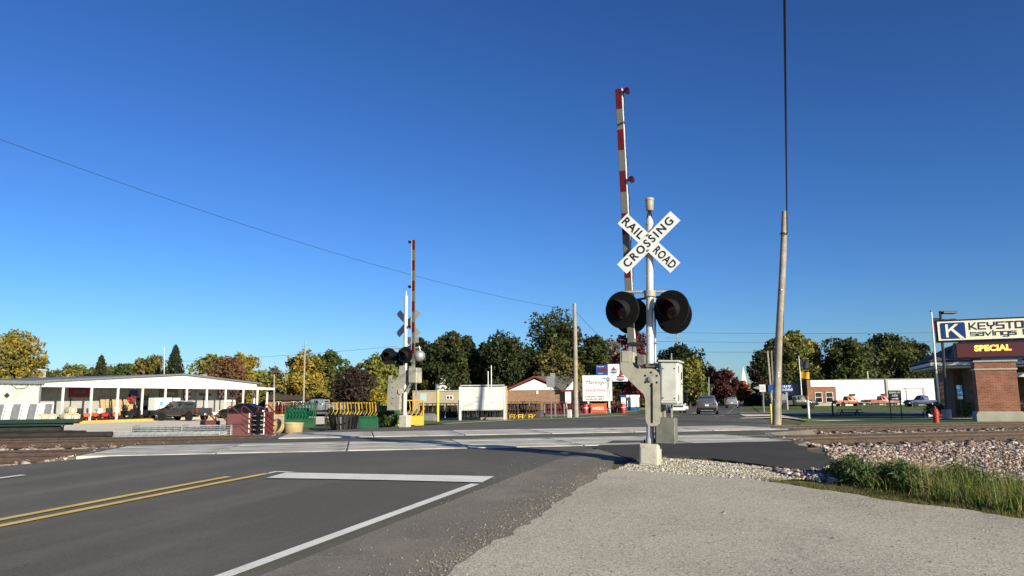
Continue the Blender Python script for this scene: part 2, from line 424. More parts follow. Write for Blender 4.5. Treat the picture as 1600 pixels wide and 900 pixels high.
    def _build(self, name, mat, parent=None, smooth=False, loc=None, rz=None):
        me = bpy.data.meshes.new(name); me.from_pydata(self.v, [], self.f); me.update()
        bm = bmesh.new(); bm.from_mesh(me); bmesh.ops.recalc_face_normals(bm, faces=bm.faces); bm.to_mesh(me); bm.free()
        me.materials.append(M[mat] if isinstance(mat, str) else mat)
        if smooth:
            me.polygons.foreach_set('use_smooth', [True] * len(me.polygons))
            try: me.set_sharp_from_angle(angle=R(40))
            except Exception: pass
        o = bpy.data.objects.new(name, me); COL.objects.link(o)
        if parent: o.parent = parent
        if loc is not None: o.location = loc
        if rz is not None: o.rotation_euler = (0, 0, rz)
        return o
def tag(o, label=None, cat=None, group=None, kind=None):
    if label: o['label'] = label
    if cat: o['category'] = cat
    if group: o['group'] = group
    if kind: o['kind'] = kind
    return o
def thing(name, label, cat, loc, rz=0, group=None, kind=None):
    o = bpy.data.objects.new(name, None); COL.objects.link(o); o.location = loc; o.rotation_euler = (0, 0, rz)
    o.empty_display_size = .3
    return tag(o, label, cat, group, kind)
def ref(name, mesh, parent, loc=(0, 0, 0), rz=0, mat=None):
    o = bpy.data.objects.new(name, mesh); COL.objects.link(o); o.parent = parent; o.location = loc; o.rotation_euler = (0, 0, rz); return o
def kids(o): return [c for c in bpy.data.objects if c.parent == o]
def copy_tree(o, parent=None, ch=None):
    c = o.copy(); COL.objects.link(c); c.parent = parent
    for k in kids(o): copy_tree(k, c)
    return c
def text(name, body, size, mat, parent, loc, rx=R(90), rz=0, ry=0, shear=0, bold=0, ext=.004, width=None, align='CENTER', space=1.0):
    cu = bpy.data.curves.new(name, 'FONT'); cu.body = body; cu.size = size; cu.align_x = align; cu.align_y = 'CENTER'
    cu.extrude = ext; cu.shear = shear; cu.offset = bold; cu.space_character = space; cu.resolution_u = 3
    t = bpy.data.objects.new(name + '_tmp', cu); COL.objects.link(t)
    me = bpy.data.meshes.new_from_object(t); bpy.data.objects.remove(t); bpy.data.curves.remove(cu)
    if width and len(me.vertices):
        xs = [v.co.x for v in me.vertices]; k = width / (max(xs) - min(xs))
        for v in me.vertices: v.co.x *= k
    me.materials.clear(); me.materials.append(M[mat]); me.name = name
    o = bpy.data.objects.new(name, me); COL.objects.link(o); o.parent = parent; o.location = loc; o.rotation_euler = (rx, ry, rz)
    return o
def np_mesh(name, V, Fidx, nper, mat, tint=None, parent=None, smooth=False):
    """fast mesh from arrays: V (n,3), Fidx (m,nper), tint (m,3) one colour for each face"""
    me = bpy.data.meshes.new(name); nv, nf = len(V), len(Fidx)
    me.vertices.add(nv); me.vertices.foreach_set('co', np.ascontiguousarray(V, dtype=np.float32).ravel())
    me.loops.add(nf * nper); me.loops.foreach_set('vertex_index', np.ascontiguousarray(Fidx, dtype=np.int32).ravel())
    me.polygons.add(nf); me.polygons.foreach_set('loop_start', np.arange(0, nf * nper, nper, dtype=np.int32))
    me.update(calc_edges=True)
    if tint is not None:
        a = me.attributes.new('tint', 'FLOAT_COLOR', 'FACE')
        c = np.ones((nf, 4), dtype=np.float32); c[:, :3] = tint; a.data.foreach_set('color', c.ravel())
    if smooth: me.polygons.foreach_set('use_smooth', np.ones(nf, dtype=bool))
    me.materials.append(M[mat]); me.validate()
    o = bpy.data.objects.new(name, me); COL.objects.link(o)
    if parent: o.parent = parent
    return o
S_CUTS = [i * .75 for i in range(-10, 90)] + [70 + 4 * i for i in range(8)]
def sheet(name, poly, off, mat, Hf=H, kind='structure', label=None, parent=None, tcuts=None, skirt=0.0):
    """a surface laid over the ground: outline in plan, cut along the contours, lifted to the ground level plus off"""
    bm = bmesh.new(); vs_ = [bm.verts.new((x, y, 0)) for x, y in poly]; bm.faces.new(vs_)
    bmesh.ops.triangulate(bm, faces=bm.faces)
    ss = [st(x, y)[0] for x, y in poly]; tt = [st(x, y)[1] for x, y in poly]
    for s in S_CUTS:
        if min(ss) < s < max(ss):
            bmesh.ops.bisect_plane(bm, geom=bm.verts[:] + bm.edges[:] + bm.faces[:], plane_co=(NX * s, NY * s, 0), plane_no=(NX, NY, 0))
    for t in (tcuts or []):
        if min(tt) < t < max(tt):
            bmesh.ops.bisect_plane(bm, geom=bm.verts[:] + bm.edges[:] + bm.faces[:], plane_co=(TX * t, TY * t, 0), plane_no=(TX, TY, 0))
    for v in bm.verts: v.co.z = Hf(v.co.x, v.co.y) + off
    if skirt:
        be = [e for e in bm.edges if len(e.link_faces) == 1]
        r = bmesh.ops.extrude_edge_only(bm, edges=be)
        for g in r['geom']:
            if isinstance(g, bmesh.types.BMVert): g.co.z -= skirt
    bmesh.ops.recalc_face_normals(bm, faces=bm.faces)
    me = bpy.data.meshes.new(name); bm.to_mesh(me); bm.free()
    if len(me.polygons) and sum(p.normal.z for p in me.polygons) < 0: me.flip_normals()
    me.materials.append(M[mat]); o = bpy.data.objects.new(name, me); COL.objects.link(o)
    if parent: o.parent = parent
    elif kind: o['kind'] = kind
    if label: o['label'] = label
    return o
ICO_V = None
def ico():
    global ICO_V, ICO_F
    if ICO_V is None:
        bm = bmesh.new(); bmesh.ops.create_icosphere(bm, subdivisions=1, radius=1); bm.verts.index_update()
        ICO_V = np.array([v.co[:] for v in bm.verts]); ICO_F = np.array([[v.index for v in f.verts] for f in bm.faces]); bm.free()
    return ICO_V, ICO_F
OCT_V = np.array([(1, 0, 0), (-1, 0, 0), (0, 1, 0), (0, -1, 0), (0, 0, 1), (0, 0, -1)], float)
OCT_F = np.array([(0, 2, 4), (2, 1, 4), (1, 3, 4), (3, 0, 4), (2, 0, 5), (1, 2, 5), (3, 1, 5), (0, 3, 5)])
def stones(name, P, size, palette, label, cat, octa=False, jit=.28, flat=.75):
    V0, F0 = (OCT_V, OCT_F) if octa else ico()
    n = len(P); nv = len(V0)
    rad = size * np.exp(rng.normal(0, .32, n))
    V = V0[None] * (1 + rng.normal(0, jit, (n, nv, 1)))
    V = V * rng.uniform(.6, 1.25, (n, 1, 3)) * np.array([1, 1, flat])
    a = rng.uniform(0, 6.28, n); b = rng.uniform(-.6, .6, n)
    ca, sa, cb, sb = np.cos(a), np.sin(a), np.cos(b), np.sin(b)
    x, y, z = V[..., 0], V[..., 1], V[..., 2]
    y2 = y * cb[:, None] - z * sb[:, None]; z2 = y * sb[:, None] + z * cb[:, None]
    V = np.stack([x * ca[:, None] - y2 * sa[:, None], x * sa[:, None] + y2 * ca[:, None], z2], -1) * rad[:, None, None] + P[:, None]
    Fi = (F0[None] + (np.arange(n) * nv)[:, None, None]).reshape(-1, 3)
    pal = np.array(palette) * .9; c = pal[rng.integers(0, len(pal), n)] * rng.uniform(.75, 1.2, (n, 1))
    o = np_mesh(name, V.reshape(-1, 3), Fi, 3, 'stone', np.repeat(c, len(F0), 0))
    return tag(o, label, cat, kind='stuff')
def vnoise(P, k=1.0):
    x, y = P[:, 0] * k, P[:, 1] * k
    return (np.sin(2.1 * x + 1.7 * np.sin(1.3 * y)) + np.sin(2.9 * y + 1.1 * np.sin(1.9 * x) + 1) + .6 * np.sin(5.3 * x + 3.1 * y) + .5 * np.sin(7.7 * y - 4.1 * x)) / 3.1
def blades(name, P, hgt, width, palette, label, cat, lean=.35, kind='stuff', parent=None):
    """grass: every blade a bent tapering strip of two quads and a tip"""
    n = len(P); h = hgt * rng.uniform(.45, 1.25, n) * (1 + .55 * vnoise(P, 1.3)); a = rng.uniform(0, 6.28, n); w = width * rng.uniform(.7, 1.3, n)
    d = np.stack([np.cos(a), np.sin(a), np.zeros(n)], 1); q = np.stack([-np.sin(a), np.cos(a), np.zeros(n)], 1)
    ln = lean * rng.uniform(.1, 1.3, n)
    ts = [0, .5, 1.0]; pts = []
    for t in ts:
        c = P + d * (ln * h * t * t)[:, None] + np.array([0, 0, 1]) * (h * t * (1 - .25 * ln * t))[:, None]
        ww = w * (1 - t * .92) * .5
        pts += [c - q * ww[:, None], c + q * ww[:, None]]
    V = np.stack(pts, 1).reshape(-1, 3)
    k = (np.arange(n) * 6)[:, None]
    Fi = np.concatenate([k + np.array([[0, 1, 3, 2]]), k + np.array([[2, 3, 5, 4]])], 1).reshape(-1, 4)
    pal = np.array(palette); c = pal[rng.integers(0, len(pal), n)] * rng.uniform(.7, 1.3, (n, 1))
    o = np_mesh(name, V, Fi, 4, 'blade', np.repeat(c, 2, 0), parent)
    if not parent: tag(o, label, cat, kind=kind)
    return o
def rag(pts, amp=.045, step=.12):
    """a worn, uneven version of a straight outline"""
    out = []; w = 0.0
    for (x0, y0), (x1, y1) in zip(pts[:-1], pts[1:]):
        L = math.hypot(x1 - x0, y1 - y0); n = max(1, int(L / step)); nx, ny = -(y1 - y0) / L, (x1 - x0) / L
        for i in range(n):
            w = .75 * w + random.gauss(0, amp * .7); f = i / n; out.append((x0 + (x1 - x0) * f + nx * w, y0 + (y1 - y0) * f + ny * w))
    return out + [pts[-1]]
def Hs(P):
    return np.array([H(x, y) for x, y in P[:, :2]])
def poly_pts(poly, n):
    """random points inside a plan polygon"""
    A = np.array(poly); lo, hi = A.min(0), A.max(0); out = np.zeros((0, 2))
    while len(out) < n:
        p = rng.uniform(lo, hi, (n * 2, 2)); ins = np.zeros(len(p), bool)
        for i in range(len(A)):
            a, b = A[i], A[(i + 1) % len(A)]
            c = ((a[1] > p[:, 1]) != (b[1] > p[:, 1])) & (p[:, 0] < (b[0] - a[0]) * (p[:, 1] - a[1]) / (b[1] - a[1] + 1e-12) + a[0])
            ins ^= c
        out = np.concatenate([out, p[ins]])
    return out[:n]
# ------------------------------------------------------------------ ground, road, lots
def terrain():
    S = np.concatenate([[-400, -120, -40, -20], np.arange(-10, 60, .5), np.arange(60, 110, 4), [130, 180, 260, 400, 800, 1600, 3200]])
    Tt = np.concatenate([[-3000, -1200, -500, -200, -100, -70], np.arange(-50, 60, .75), [70, 100, 200, 500, 1200, 3000]])
    V = np.zeros((len(S), len(Tt), 3))
    for i, s in enumerate(S):
        for j, t in enumerate(Tt):
            x, y = xy(s, t); V[i, j] = (x, y, H(x, y))
    nt_ = len(Tt); I, J = np.meshgrid(np.arange(len(S) - 1), np.arange(nt_ - 1), indexing='ij')
    k = (I * nt_ + J).ravel(); Fi = np.stack([k, k + 1, k + nt_ + 1, k + nt_], 1)
    o = np_mesh('ground', V.reshape(-1, 3), Fi, 4, 'rough_ground', smooth=True); o['kind'] = 'structure'
terrain()
TC = [i * 1.0 for i in range(-30, 40)]
def ribbon(d0, d1, r0, r1, step=3.0):
    ds = list(np.arange(d0, d1, step)) + [d1]
    return [along(d, r0) for d in ds] + [along(d, r1) for d in reversed(ds)]
# carriageway: from behind the camera, over the crossing, to where the trees close in
road_poly = [along(-40, -4.6), along(3.0, -4.7), xy(14.9, -5.2), xy(18.5, -5.2), xy(20.0, -2.4), xy(23.5, -2.2), along(17.5, -6.0), along(28, -6.2), along(34, -6.1), along(60, -5.4), along(90, -4.8), along(330, -4.4),
             along(330, 4.2), along(70, 4.6), along(48, 4.9), along(38, 5.2), along(30, 5.8), along(17, 6.6), xy(23.5, 12.9), xy(20.0, 13.3), xy(18.5, 10.8), xy(14.9, 9.7), along(7, 7.0), along(4.2, 5.0), along(2.2, 3.4), along(-40, 3.35)]
sheet('road', road_poly, 0.0, 'asphalt', HRxy, skirt=.3)
# dark shoulder between the edge line and the gravel
gp = lambda px, py: (lambda p: (p.x, p.y))(ground(px, py, HRxy))
worn = rag([gp(958, 735), gp(905, 765), gp(830, 812), gp(760, 858), gp(690, 900), gp(560, 1010)], .035)
sh = [along(-40, 3.34), along(3, 3.34), along(6, 3.5), gp(962, 716)] + worn + [along(-14, 6.2), along(-40, 6.4)]
sheet('road_shoulder', sh, .008, 'shoulder_asphalt', HRxy)
apron = [along(5.6, 3.3)] + rag([gp(990, 720), gp(1040, 714), gp(1100, 717), gp(1150, 722), gp(1200, 729), gp(1240, 735), gp(1268, 736), gp(1296, 729), gp(1305, 722), gp(1292, 714), gp(1268, 706), gp(1252, 697), gp(1240, 691)], .03) + [xy(14.95, 9.9), along(8.0, 3.2)]
sheet('crossing_apron', apron, .012, 'new_asphalt', HRxy, skirt=.45)
lot = [along(-40, 6.4), along(-14, 6.2)] + worn[::-1] + rag([gp(1010, 738), gp(1190, 752), gp(1300, 768), gp(1400, 784), gp(1500, 795), gp(1600, 812)], .03) + [(9.0, 6.0), (16, 4.5), (40, 2), (40, -40)]
sheet('gravel_lot', lot, .047, 'chip_gravel', H, tcuts=TC)
# paint
def stripe(name, poly, mat, off=.020): 
    o = sheet(name, poly, off, mat, HRxy, kind='structure'); return o
rd = bpy.data.objects['road']
def paint(name, poly, mat, off=.016): return sheet(name, poly, off, mat, HRxy, parent=rd)
paint('edge_line', ribbon(-30, .06, 3.06, 3.18), 'road_white')
paint('stop_line', [gp(416, 748.5), gp(446, 740), gp(772, 746), gp(753, 755.5), gp(600, 752)], 'road_white')
paint('centre_line', ribbon(-40, .02, -.13, -.02), 'road_yellow')
paint('centre_line', ribbon(-40, -.45, -.42, -.31), 'road_yellow')
paint('edge_line', ribbon(-40, -1.26, -3.30, -3.18), 'road_white')
paint('edge_line', [gp(408, 743.5), gp(428, 738.2), gp(440, 738.0), gp(462, 739.2), gp(450, 739.9), gp(431, 739.6), gp(410, 744.6)], 'road_white')
paint('stop_line', [along(27.2, -.2), along(27.6, -.2), along(27.6, -3.3), along(27.2, -3.3)], 'faded_white')
paint('edge_line', ribbon(27.5, 60, -3.3, -3.2), 'faded_white')
paint('centre_line', ribbon(29, 120, -.13, -.02), 'road_yellow')
paint('centre_line', ribbon(29, 120, -.42, -.31), 'road_yellow')
paint('edge_line', ribbon(34, 140, 3.2, 3.3), 'faded_white')
# lots and verges on the far side
ps = lambda *a: [(foot(x, Y).x, Y) for x, Y in a]
sheet('store_lot', [(-40, 24.6), (-14.0, 24.4), (-10.6, 26.6), (-8.2, 33), (-7.5, 42), (-4.5, 60), (-6, 84), (-30, 96), (-120, 96), (-120, 24.6)], .035, 'lot_concrete', H, tcuts=TC)
sheet('far_lot', [along(50, -12), along(75, -9), along(110, -8), (10, 150), (-60, 150), (-60, 100), (-8, 100), (-3.5, 70)], .035, 'lot_grey', H)
sheet('gutter_strip', [along(19, -6.0), along(28, -6.15), along(34, -6.05), along(60, -5.35), along(60, -5.75), along(34, -6.5), along(28, -6.6), along(19, -6.4)], .05, 'lot_concrete', H, tcuts=TC)
sheet('verge_lawn', [along(16.5, -6.5), along(34, -6.5), along(60, -5.75), along(88, -5.3), along(88, -8.5), along(60, -10.5), along(34, -13), along(24, -12.6)], .045, 'lawn', H, tcuts=TC)
sheet('bank_lawn', [along(19, 7.3), along(26, 7.8), along(31, 7.0), along(35, 9), along(60, 8.2), along(62, 40), (34, 30.0), (20, 27.2)], .045, 'lawn', H, tcuts=TC)
sheet('far_lawn', [along(74, 6.4), along(200, 6), along(200, 60), along(74, 40)], .045, 'lawn', H)
sheet('far_lawn', [along(92, -5.6), along(240, -5.2), along(240, -60), along(92, -60)], .045, 'lawn', H)
sheet('side_street', [along(62.5, 4.4), along(73.5, 4.4), along(73.5, 120), along(62.5, 120)], .055, 'lot_grey', H)
sheet('driveway', [along(27, 4.9), along(29.5, 5.0), along(40, 11), along(41, 60), along(38, 60), along(36.5, 12)], .060, 'lot_concrete', H, tcuts=TC)
sheet('gravel_pullout', [along(36, 4.9), along(58, 4.4), along(52, 7.6), along(44, 8.4), along(38, 7.4)], .058, 'lot_concrete', H, tcuts=TC)
sheet('gas_station_lot', [along(98, -7.5), along(118, -7.5), along(118, -40), along(98, -40)], .060, 'lot_grey', H)
# ------------------------------------------------------------------ the two railway tracks
def rail_profile():
    h = .171
    half = [(.070, 0), (.070, .012), (.020, .028), (.009, .045), (.009, .125), (.036, .135), (.037, .162), (.028, h)]
    return [(-x, z) for x, z in half] + [(x, z) for x, z in reversed(half)]
RP = rail_profile()
def track(sc_, label, t0, t1, clear0, clear1, panel0, panel1, top):
    root = thing('railway_track', label, None, (0, 0, 0), 0, kind='structure')
    zb = top - .171; rz = TH
    for k, s in enumerate((sc_ - .7525, sc_ + .7525)):
        mb = MB()
        x0, y0 = xy(s, t0); x1, y1 = xy(s, t1); n = len(RP)
        vv = [(x0 + NX * a, y0 + NY * a, zb + z) for a, z in RP] + [(x1 + NX * a, y1 + NY * a, zb + z) for a, z in RP]
        mb.add(vv, [tuple(range(n)), tuple(reversed(range(n, 2 * n)))] + [(i, (i + 1) % n, n + (i + 1) % n, n + i) for i in range(n)])
        ro = mb.build('rail', 'rust_rail', root)
        MB().box(((x0 + x1) / 2, (y0 + y1) / 2, top + .001), (t1 - t0, .052, .004), rz).build('running_surface', 'rail_top', ro)
    tie = MB().box((0, 0, -.1), (.25, 2.6, .2), bev=.02)
    tme = tie.build('tie', 'tie_concrete'); tm = tme.data; bpy.data.objects.remove(tme)
    cl = MB()
    cl.box((0, 0, .02), (.10, .07, .04), bev=.008).tube([(-.06, -.02, .03), (-.03, .03, .07), (.02, -.04, .085), (.06, .02, .06), (.03, .05, .035)], .013, 6)
    cme = cl.build('clip', 'clip_steel'); cm = cme.data; bpy.data.objects.remove(cme)
    t = t0 + .3
    while t < t1:
        if not (clear0 + .4 < t < clear1 - .4):
            x, y = xy(sc_ + random.uniform(-.01, .01), t)
            to = ref('tie', tm, root, (x, y, zb), TH + random.uniform(-.006, .006))
            if -16 < t < 26:
                for a in (-.7525 - .115, -.7525 + .115, .7525 - .115, .7525 + .115):
                    ref('clip', cm, to, (0, a, .0), random.uniform(-.2, .2))
        t += .61
    # concrete crossing panels: one strip outside each rail, one between
    L = 2.39; n = int(round((panel1 - panel0) / L)); L = (panel1 - panel0) / n
    for (a, b) in ((sc_ - 1.60, sc_ - .84), (sc_ - .655, sc_ + .655), (sc_ + .84, sc_ + 1.60)):
        w = b - a
        m0 = MB().box((0, 0, -.12), (L - .02, w, .24), bev=.015).build('crossing_panel', 'panel_concrete'); me = m0.data; bpy.data.objects.remove(m0)
        for i in range(n):
            t = panel0 + L * (i + .5); x, y = xy((a + b) / 2, t)
            ref('crossing_panel', me, root, (x, y, top + .004 + random.uniform(-.003, .003)), TH)
    mb = MB()
    for s in (sc_ - .7525, sc_ + .7525):
        for a in (-.062, .062):
            x, y = xy(s + a, (panel0 + panel1) / 2); mb.box((x, y, top - .052), (panel1 - panel0, .036, .09), TH)
    mb.build('rubber_flangeway', 'black_matt', root)
    return root
TOP1, TOP2 = .656, .676
track(16.60, 'near railway track with rusty rails on concrete ties', -32, 75, -5.0, 9.4, -5.0, 9.4, TOP1)
track(21.75, 'far railway track with rusty rails behind the first one', -40, 90, -2.0, 12.5, -2.0, 12.5, TOP2)
# ballast stones on the track bed and its shoulder
pink = [(.40, .28, .24), (.34, .225, .19), (.44, .36, .315), (.26, .175, .15), (.48, .43, .385), (.18, .13, .12), (.37, .30, .26), (.10, .075, .07), (.16, .11, .10)]
def ball(n, s0, s1, t0, t1, skip=None):
    s = rng.uniform(s0, s1, n); t = rng.uniform(t0, t1, n)
    P = np.stack([NX * s + TX * t, NY * s + TY * t], 1)
    r = np.array([road_r(x, y)[0] for x, y in P])
    ok = (r > 7.6) | (r < -5.7)
    P = P[ok]; return P
bp1 = ball(30000, 11.3, 15.3, 5.5, 24)
bp2 = np.concatenate([ball(2600, 14.6, 18.7, -14, -4.6), ball(2600, 15, 18.8, 9.6, 30), ball(3200, 19.6, 24, 12.6, 40), ball(3600, 18.4, 24, -24, -2.0), ball(1500, 12.6, 15.2, -12, -4)])
def drop(P, z): return np.concatenate([P, (Hs(P) + z)[:, None]], 1)
stones('ballast', drop(bp1, .010), .026, pink, 'pink and grey crushed stone ballast sloping down from the near track', 'ballast')
stones('ballast', drop(bp2, .026), .046, pink, 'pinkish ballast stones lying between the rails and ties', 'ballast')
# stones banked against the edges of the crossing surface
bk_ = []
for s0_, s1_, tf, sg_ in ((14.7, 18.6, lambda s: 9.55 + max(0, s - 15) * .33, 1), (19.9, 23.6, lambda s: 13.2 - (s - 20) * .1, 1), (14.7, 18.6, lambda s: -5.15, -1), (19.9, 23.6, lambda s: -2.3, -1)):
    s = rng.uniform(s0_, s1_, 1500); q = rng.uniform(-.06, 1, 1500); t = np.array([tf(v) for v in s]) + sg_ * q * .75
    z = .625 - q * .17 + rng.uniform(-.03, .01, 1500)
    for c_ in (16.60, 21.75):
        for a_ in (-.7525, .7525): z = np.where(np.abs(s - c_ - a_) < .16, z - .12, z)
    bk_.append(np.stack([NX * s + TX * t, NY * s + TY * t, z], 1))
stones('ballast', np.concatenate(bk_), .032, pink, 'ballast stones banked against the ends of the crossing panels', 'ballast')
sheet('ballast_bed', [xy(11.2, 5.6), xy(11.2, 70), xy(24.2, 90), xy(24.2, 12.6), xy(18.3, 9.8), xy(14.9, 9.8), xy(13.6, 8.6)], .006, 'ballast_bed', H, tcuts=TC)
sheet('ballast_bed', [xy(13.0, -30), xy(13.0, -4.3), xy(18.2, -4.6), xy(18.8, -1.6), xy(24.2, -1.8), xy(24.2, -40)], .006, 'ballast_bed', H, tcuts=TC)
# pale gravel heaped round the signal and along the apron
pg = [gp(958, 735), gp(985, 722), gp(1040, 716), gp(1100, 719), gp(1200, 730), gp(1262, 738), gp(1302, 730), gp(1318, 748), gp(1240, 748), gp(1190, 752), gp(1100, 754), gp(1010, 745)]
pale = [(.48, .43, .35), (.56, .51, .43), (.38, .335, .27), (.62, .58, .51), (.28, .24, .19), (.43, .38, .30)]
stones('gravel', drop(poly_pts(pg, 17000), .030), .0125, pale, 'pale crushed gravel spread round the foot of the near signal', 'gravel', octa=True)
pk = [gp(1190, 732), gp(1262, 737), gp(1302, 729), gp(1322, 740), gp(1310, 752), gp(1240, 746)]
stones('gravel', drop(poly_pts(pk, 700), .03), .036, pink + pale, 'larger pinkish stones along the edge of the dark apron', 'gravel')
edge = [gp(958, 735), gp(905, 765), gp(830, 812), gp(760, 858), gp(690, 900), gp(650, 900), gp(740, 850), gp(815, 805), gp(890, 758), gp(940, 728)]
stones('gravel', drop(poly_pts(edge, 900), .040), .0075, [tuple(v * .62 for v in c) for c in pale], 'loose stones along the ragged edge of the shoulder', 'gravel', octa=True)
shp = [gp(690, 900), gp(905, 765), gp(958, 720), gp(800, 720), gp(760, 757), gp(420, 900)]
P_ = poly_pts(shp, 800); P_ = np.concatenate([P_, np.array([HRxy(x, y) + .012 for x, y in P_])[:, None]], 1)
stones('gravel', P_, .0055, [tuple(v * .5 for v in c) for c in pale], 'scattered grit and small stones on the dark shoulder', 'gravel', octa=True)
lp = [gp(700, 899), gp(830, 815), gp(960, 740), gp(1190, 755), gp(1400, 788), gp(1600, 815), (4.0, 4.6), (-.4, 4.6)]
stones('gravel', drop(poly_pts(lp, 15000), .046), .0052, [tuple(v * .72 for v in c) for c in pale] + [(.16, .14, .12), (.22, .19, .15), (.26, .22, .17)], 'loose chippings scattered over the gravel lot', 'gravel', octa=True)
# grass and weeds on the right
gl = [gp(1192, 750), gp(1240, 751), gp(1300, 758), gp(1380, 760), gp(1500, 768), (8, 9.6), (8, 7.0), gp(1600, 810), gp(1500, 794), gp(1400, 783), gp(1300, 767), gp(1220, 758)]
blades('verge_grass', drop(poly_pts(gl, 16000), .0), .055, .008, [(.10, .115, .025), (.14, .13, .04), (.08, .10, .02), (.19, .16, .06)], 'low matted grass along the edge of the gravel lot', 'grass', .8)
tall = [gp(1340, 757), gp(1362, 748), gp(1400, 738), gp(1450, 733), gp(1600, 724), (10.8, 11.8), (10.8, 8.2), gp(1600, 798), gp(1500, 785), gp(1420, 774)]
def patchy(P, k, thr): v = vnoise(P, k) + rng.normal(0, .25, len(P)); return P[v > thr]
tg_ = patchy(poly_pts(tall, 19000), 1.1, -.18)
GREEN = [(.10, .155, .022), (.13, .19, .028), (.07, .115, .018), (.165, .195, .038), (.21, .205, .06), (.28, .235, .10)]
blades('tall_grass', drop(tg_, .0), .31, .012, GREEN, 'tall green grass growing below the ballast on the right', 'grass', .75)
blades('dry_grass', drop(patchy(poly_pts(tall, 3000), 1.7, .1), .0), .42, .007, [(.32, .26, .13), (.26, .20, .09), (.22, .19, .08)], 'dry tan grass stems standing among the green grass', 'grass', .6)
fr_ = np.concatenate([np.array(poly_pts([gp(1180, 748), gp(1300, 752), gp(1420, 768), gp(1600, 790), gp(1600, 822), gp(1480, 800), gp(1380, 788), gp(1290, 772), gp(1190, 758)], 3800))])
blades('verge_grass', drop(patchy(fr_, 2.3, .05), .02), .045, .007, [(.10, .11, .03), (.15, .13, .05), (.21, .17, .08)], 'thin tufts creeping from the verge onto the gravel', 'grass', .9)
# a scatter of gravel thinning out over the shoulder
wa = np.array(worn); ki = rng.integers(0, len(worn) - 1, 3000); es = wa[ki] + (wa[ki + 1] - wa[ki]) * rng.uniform(0, 1, (3000, 1)) + rng.normal(0, .07, (3000, 2)); off_ = np.abs(rng.normal(0, .22, 3000))
es = es + np.stack([-math.cos(ROAD_H) * off_, math.sin(ROAD_H) * off_], 1)
es = np.concatenate([es, np.array([HRxy(x, y) + .012 for x, y in es])[:, None]], 1)
stones('gravel', es, .0058, [tuple(v * .5 for v in c) for c in pale], 'gravel thinning out from the lot over the shoulder', 'gravel', octa=True)
def weed(px0, px1, py0, py1, n, h, label):
    c = gp((px0 + px1) / 2, (py0 + py1) / 2)
    root = thing('weed_clump', label, 'weeds', (c[0], c[1], H(*c)), 0, 'weeds beside the ballast')
    rx = abs(gp(px1, py1)[0] - gp(px0, py1)[0]) / 2; ry = .55
    a = rng.uniform(0, 6.28, n); q = np.sqrt(rng.uniform(0, 1, n))
    B = np.stack([np.cos(a) * q * rx, np.sin(a) * q * ry, np.zeros(n)], 1)
    hh = h * (1 - .55 * q ** 2) * rng.uniform(.6, 1.15, n)
    lv = []
    stems = MB()
    for i in range(0, n, 12):
        stems.tube([B[i], B[i] + np.array([rng.normal(0, .05), rng.normal(0, .05), hh[i]])], [.006, .002], 4)
    tag(stems.build('stems', 'leaf_green_plain', root), kind='stuff')
    m = 26
    P = np.repeat(B, m, 0); t = rng.uniform(.05, 1, n * m); P = P + rng.normal(0, .05, P.shape); P[:, 2] = np.repeat(hh, m) * t
    leaves(P, .028, [(.07, .115, .03), (.09, .13, .04), (.05, .085, .025), (.11, .14, .05)], 'foliage', root, asp=.28)
def leaves(P, size, palette, name, parent, asp=.7, drop_=0.0):
    n = len(P)
    u = rng.normal(0, 1, (n, 3)); u /= np.linalg.norm(u, axis=1)[:, None]
    w = rng.normal(0, 1, (n, 3)); w -= u * (u * w).sum(1)[:, None]; w /= np.linalg.norm(w, axis=1)[:, None]
    s = size * np.exp(rng.normal(0, .35, n))[:, None]
    u *= s; w *= s * asp
    V = np.stack([P - u, P - w * .9 + u * .1, P + u, P + w * .9 - u * .1], 1).reshape(-1, 3)
    Fi = (np.arange(n) * 4)[:, None] + np.array([[0, 1, 2, 3]])
    pal = np.array(palette); c = pal[rng.integers(0, len(pal), n)] * rng.uniform(.7, 1.3, (n, 1))
    return np_mesh(name, V, Fi, 4, 'leaf', c, parent)
weed(1304, 1362, 742, 757, 240, .36, 'feathery grey green weed clump at the end of the dark apron')
weed(1378, 1435, 742, 772, 260, .38, 'bushy dark green weed clump where the tall grass begins')
weed(1470, 1540, 740, 770, 240, .40, 'bushy green weed clump among the tall grass on the right')
# ------------------------------------------------------------------ crossing signals
def disc_light(root, loc, yaw, pitch, label=None, silver=False):
    """one flasher: backing disc, tapered rear housing, hood, lens; faces local -Y before turning"""
    e = MB()
    e.lathe([(.05, .03), (.30, .03), (.305, .02), (.305, 0), (.30, -.01), (.10, -.01)], 32, axis='Y')
    mx = Matrix.Translation(loc) @ Matrix.Rotation(yaw, 4, 'Z') @ Matrix.Rotation(pitch, 4, 'X')
    d = e.xf(mx).build('flasher', 'black_matt', root, True)
    MB().lathe([(.13, .03), (.14, .10), (.11, .17), (.05, .20), (.0, .205)], 20, axis='Y').xf(mx).build('housing', 'galv' if silver else 'black', d, True)
    h = MB(); n = 20
    # hood: a long tube cut away below
    pts = []
    for j in range(n + 1):
        a = R(-65) + R(310) * j / n
        ln = .17 + .14 * math.sin(a)
        for r_ in (.150, .156):
            pts.append((r_ * math.cos(a), -.01, r_ * math.sin(a))); pts.append((r_ * math.cos(a), -.01 - ln, r_ * math.sin(a)))
    h.v = pts
    for j in range(n):
        a = 4 * j; b = a + 4
        h.f += [(a, b, b + 1, a + 1), (a + 2, a + 3, b + 3, b + 2), (a + 1, b + 1, b + 3, a + 3)]
    h.xf(mx).build('hood', 'black', d, True)
    MB().lathe([(.0, -.045), (.08, -.038), (.147, -.012)], 24, axis='Y').xf(mx).build('lens', 'lens_red', d, True)
    return d
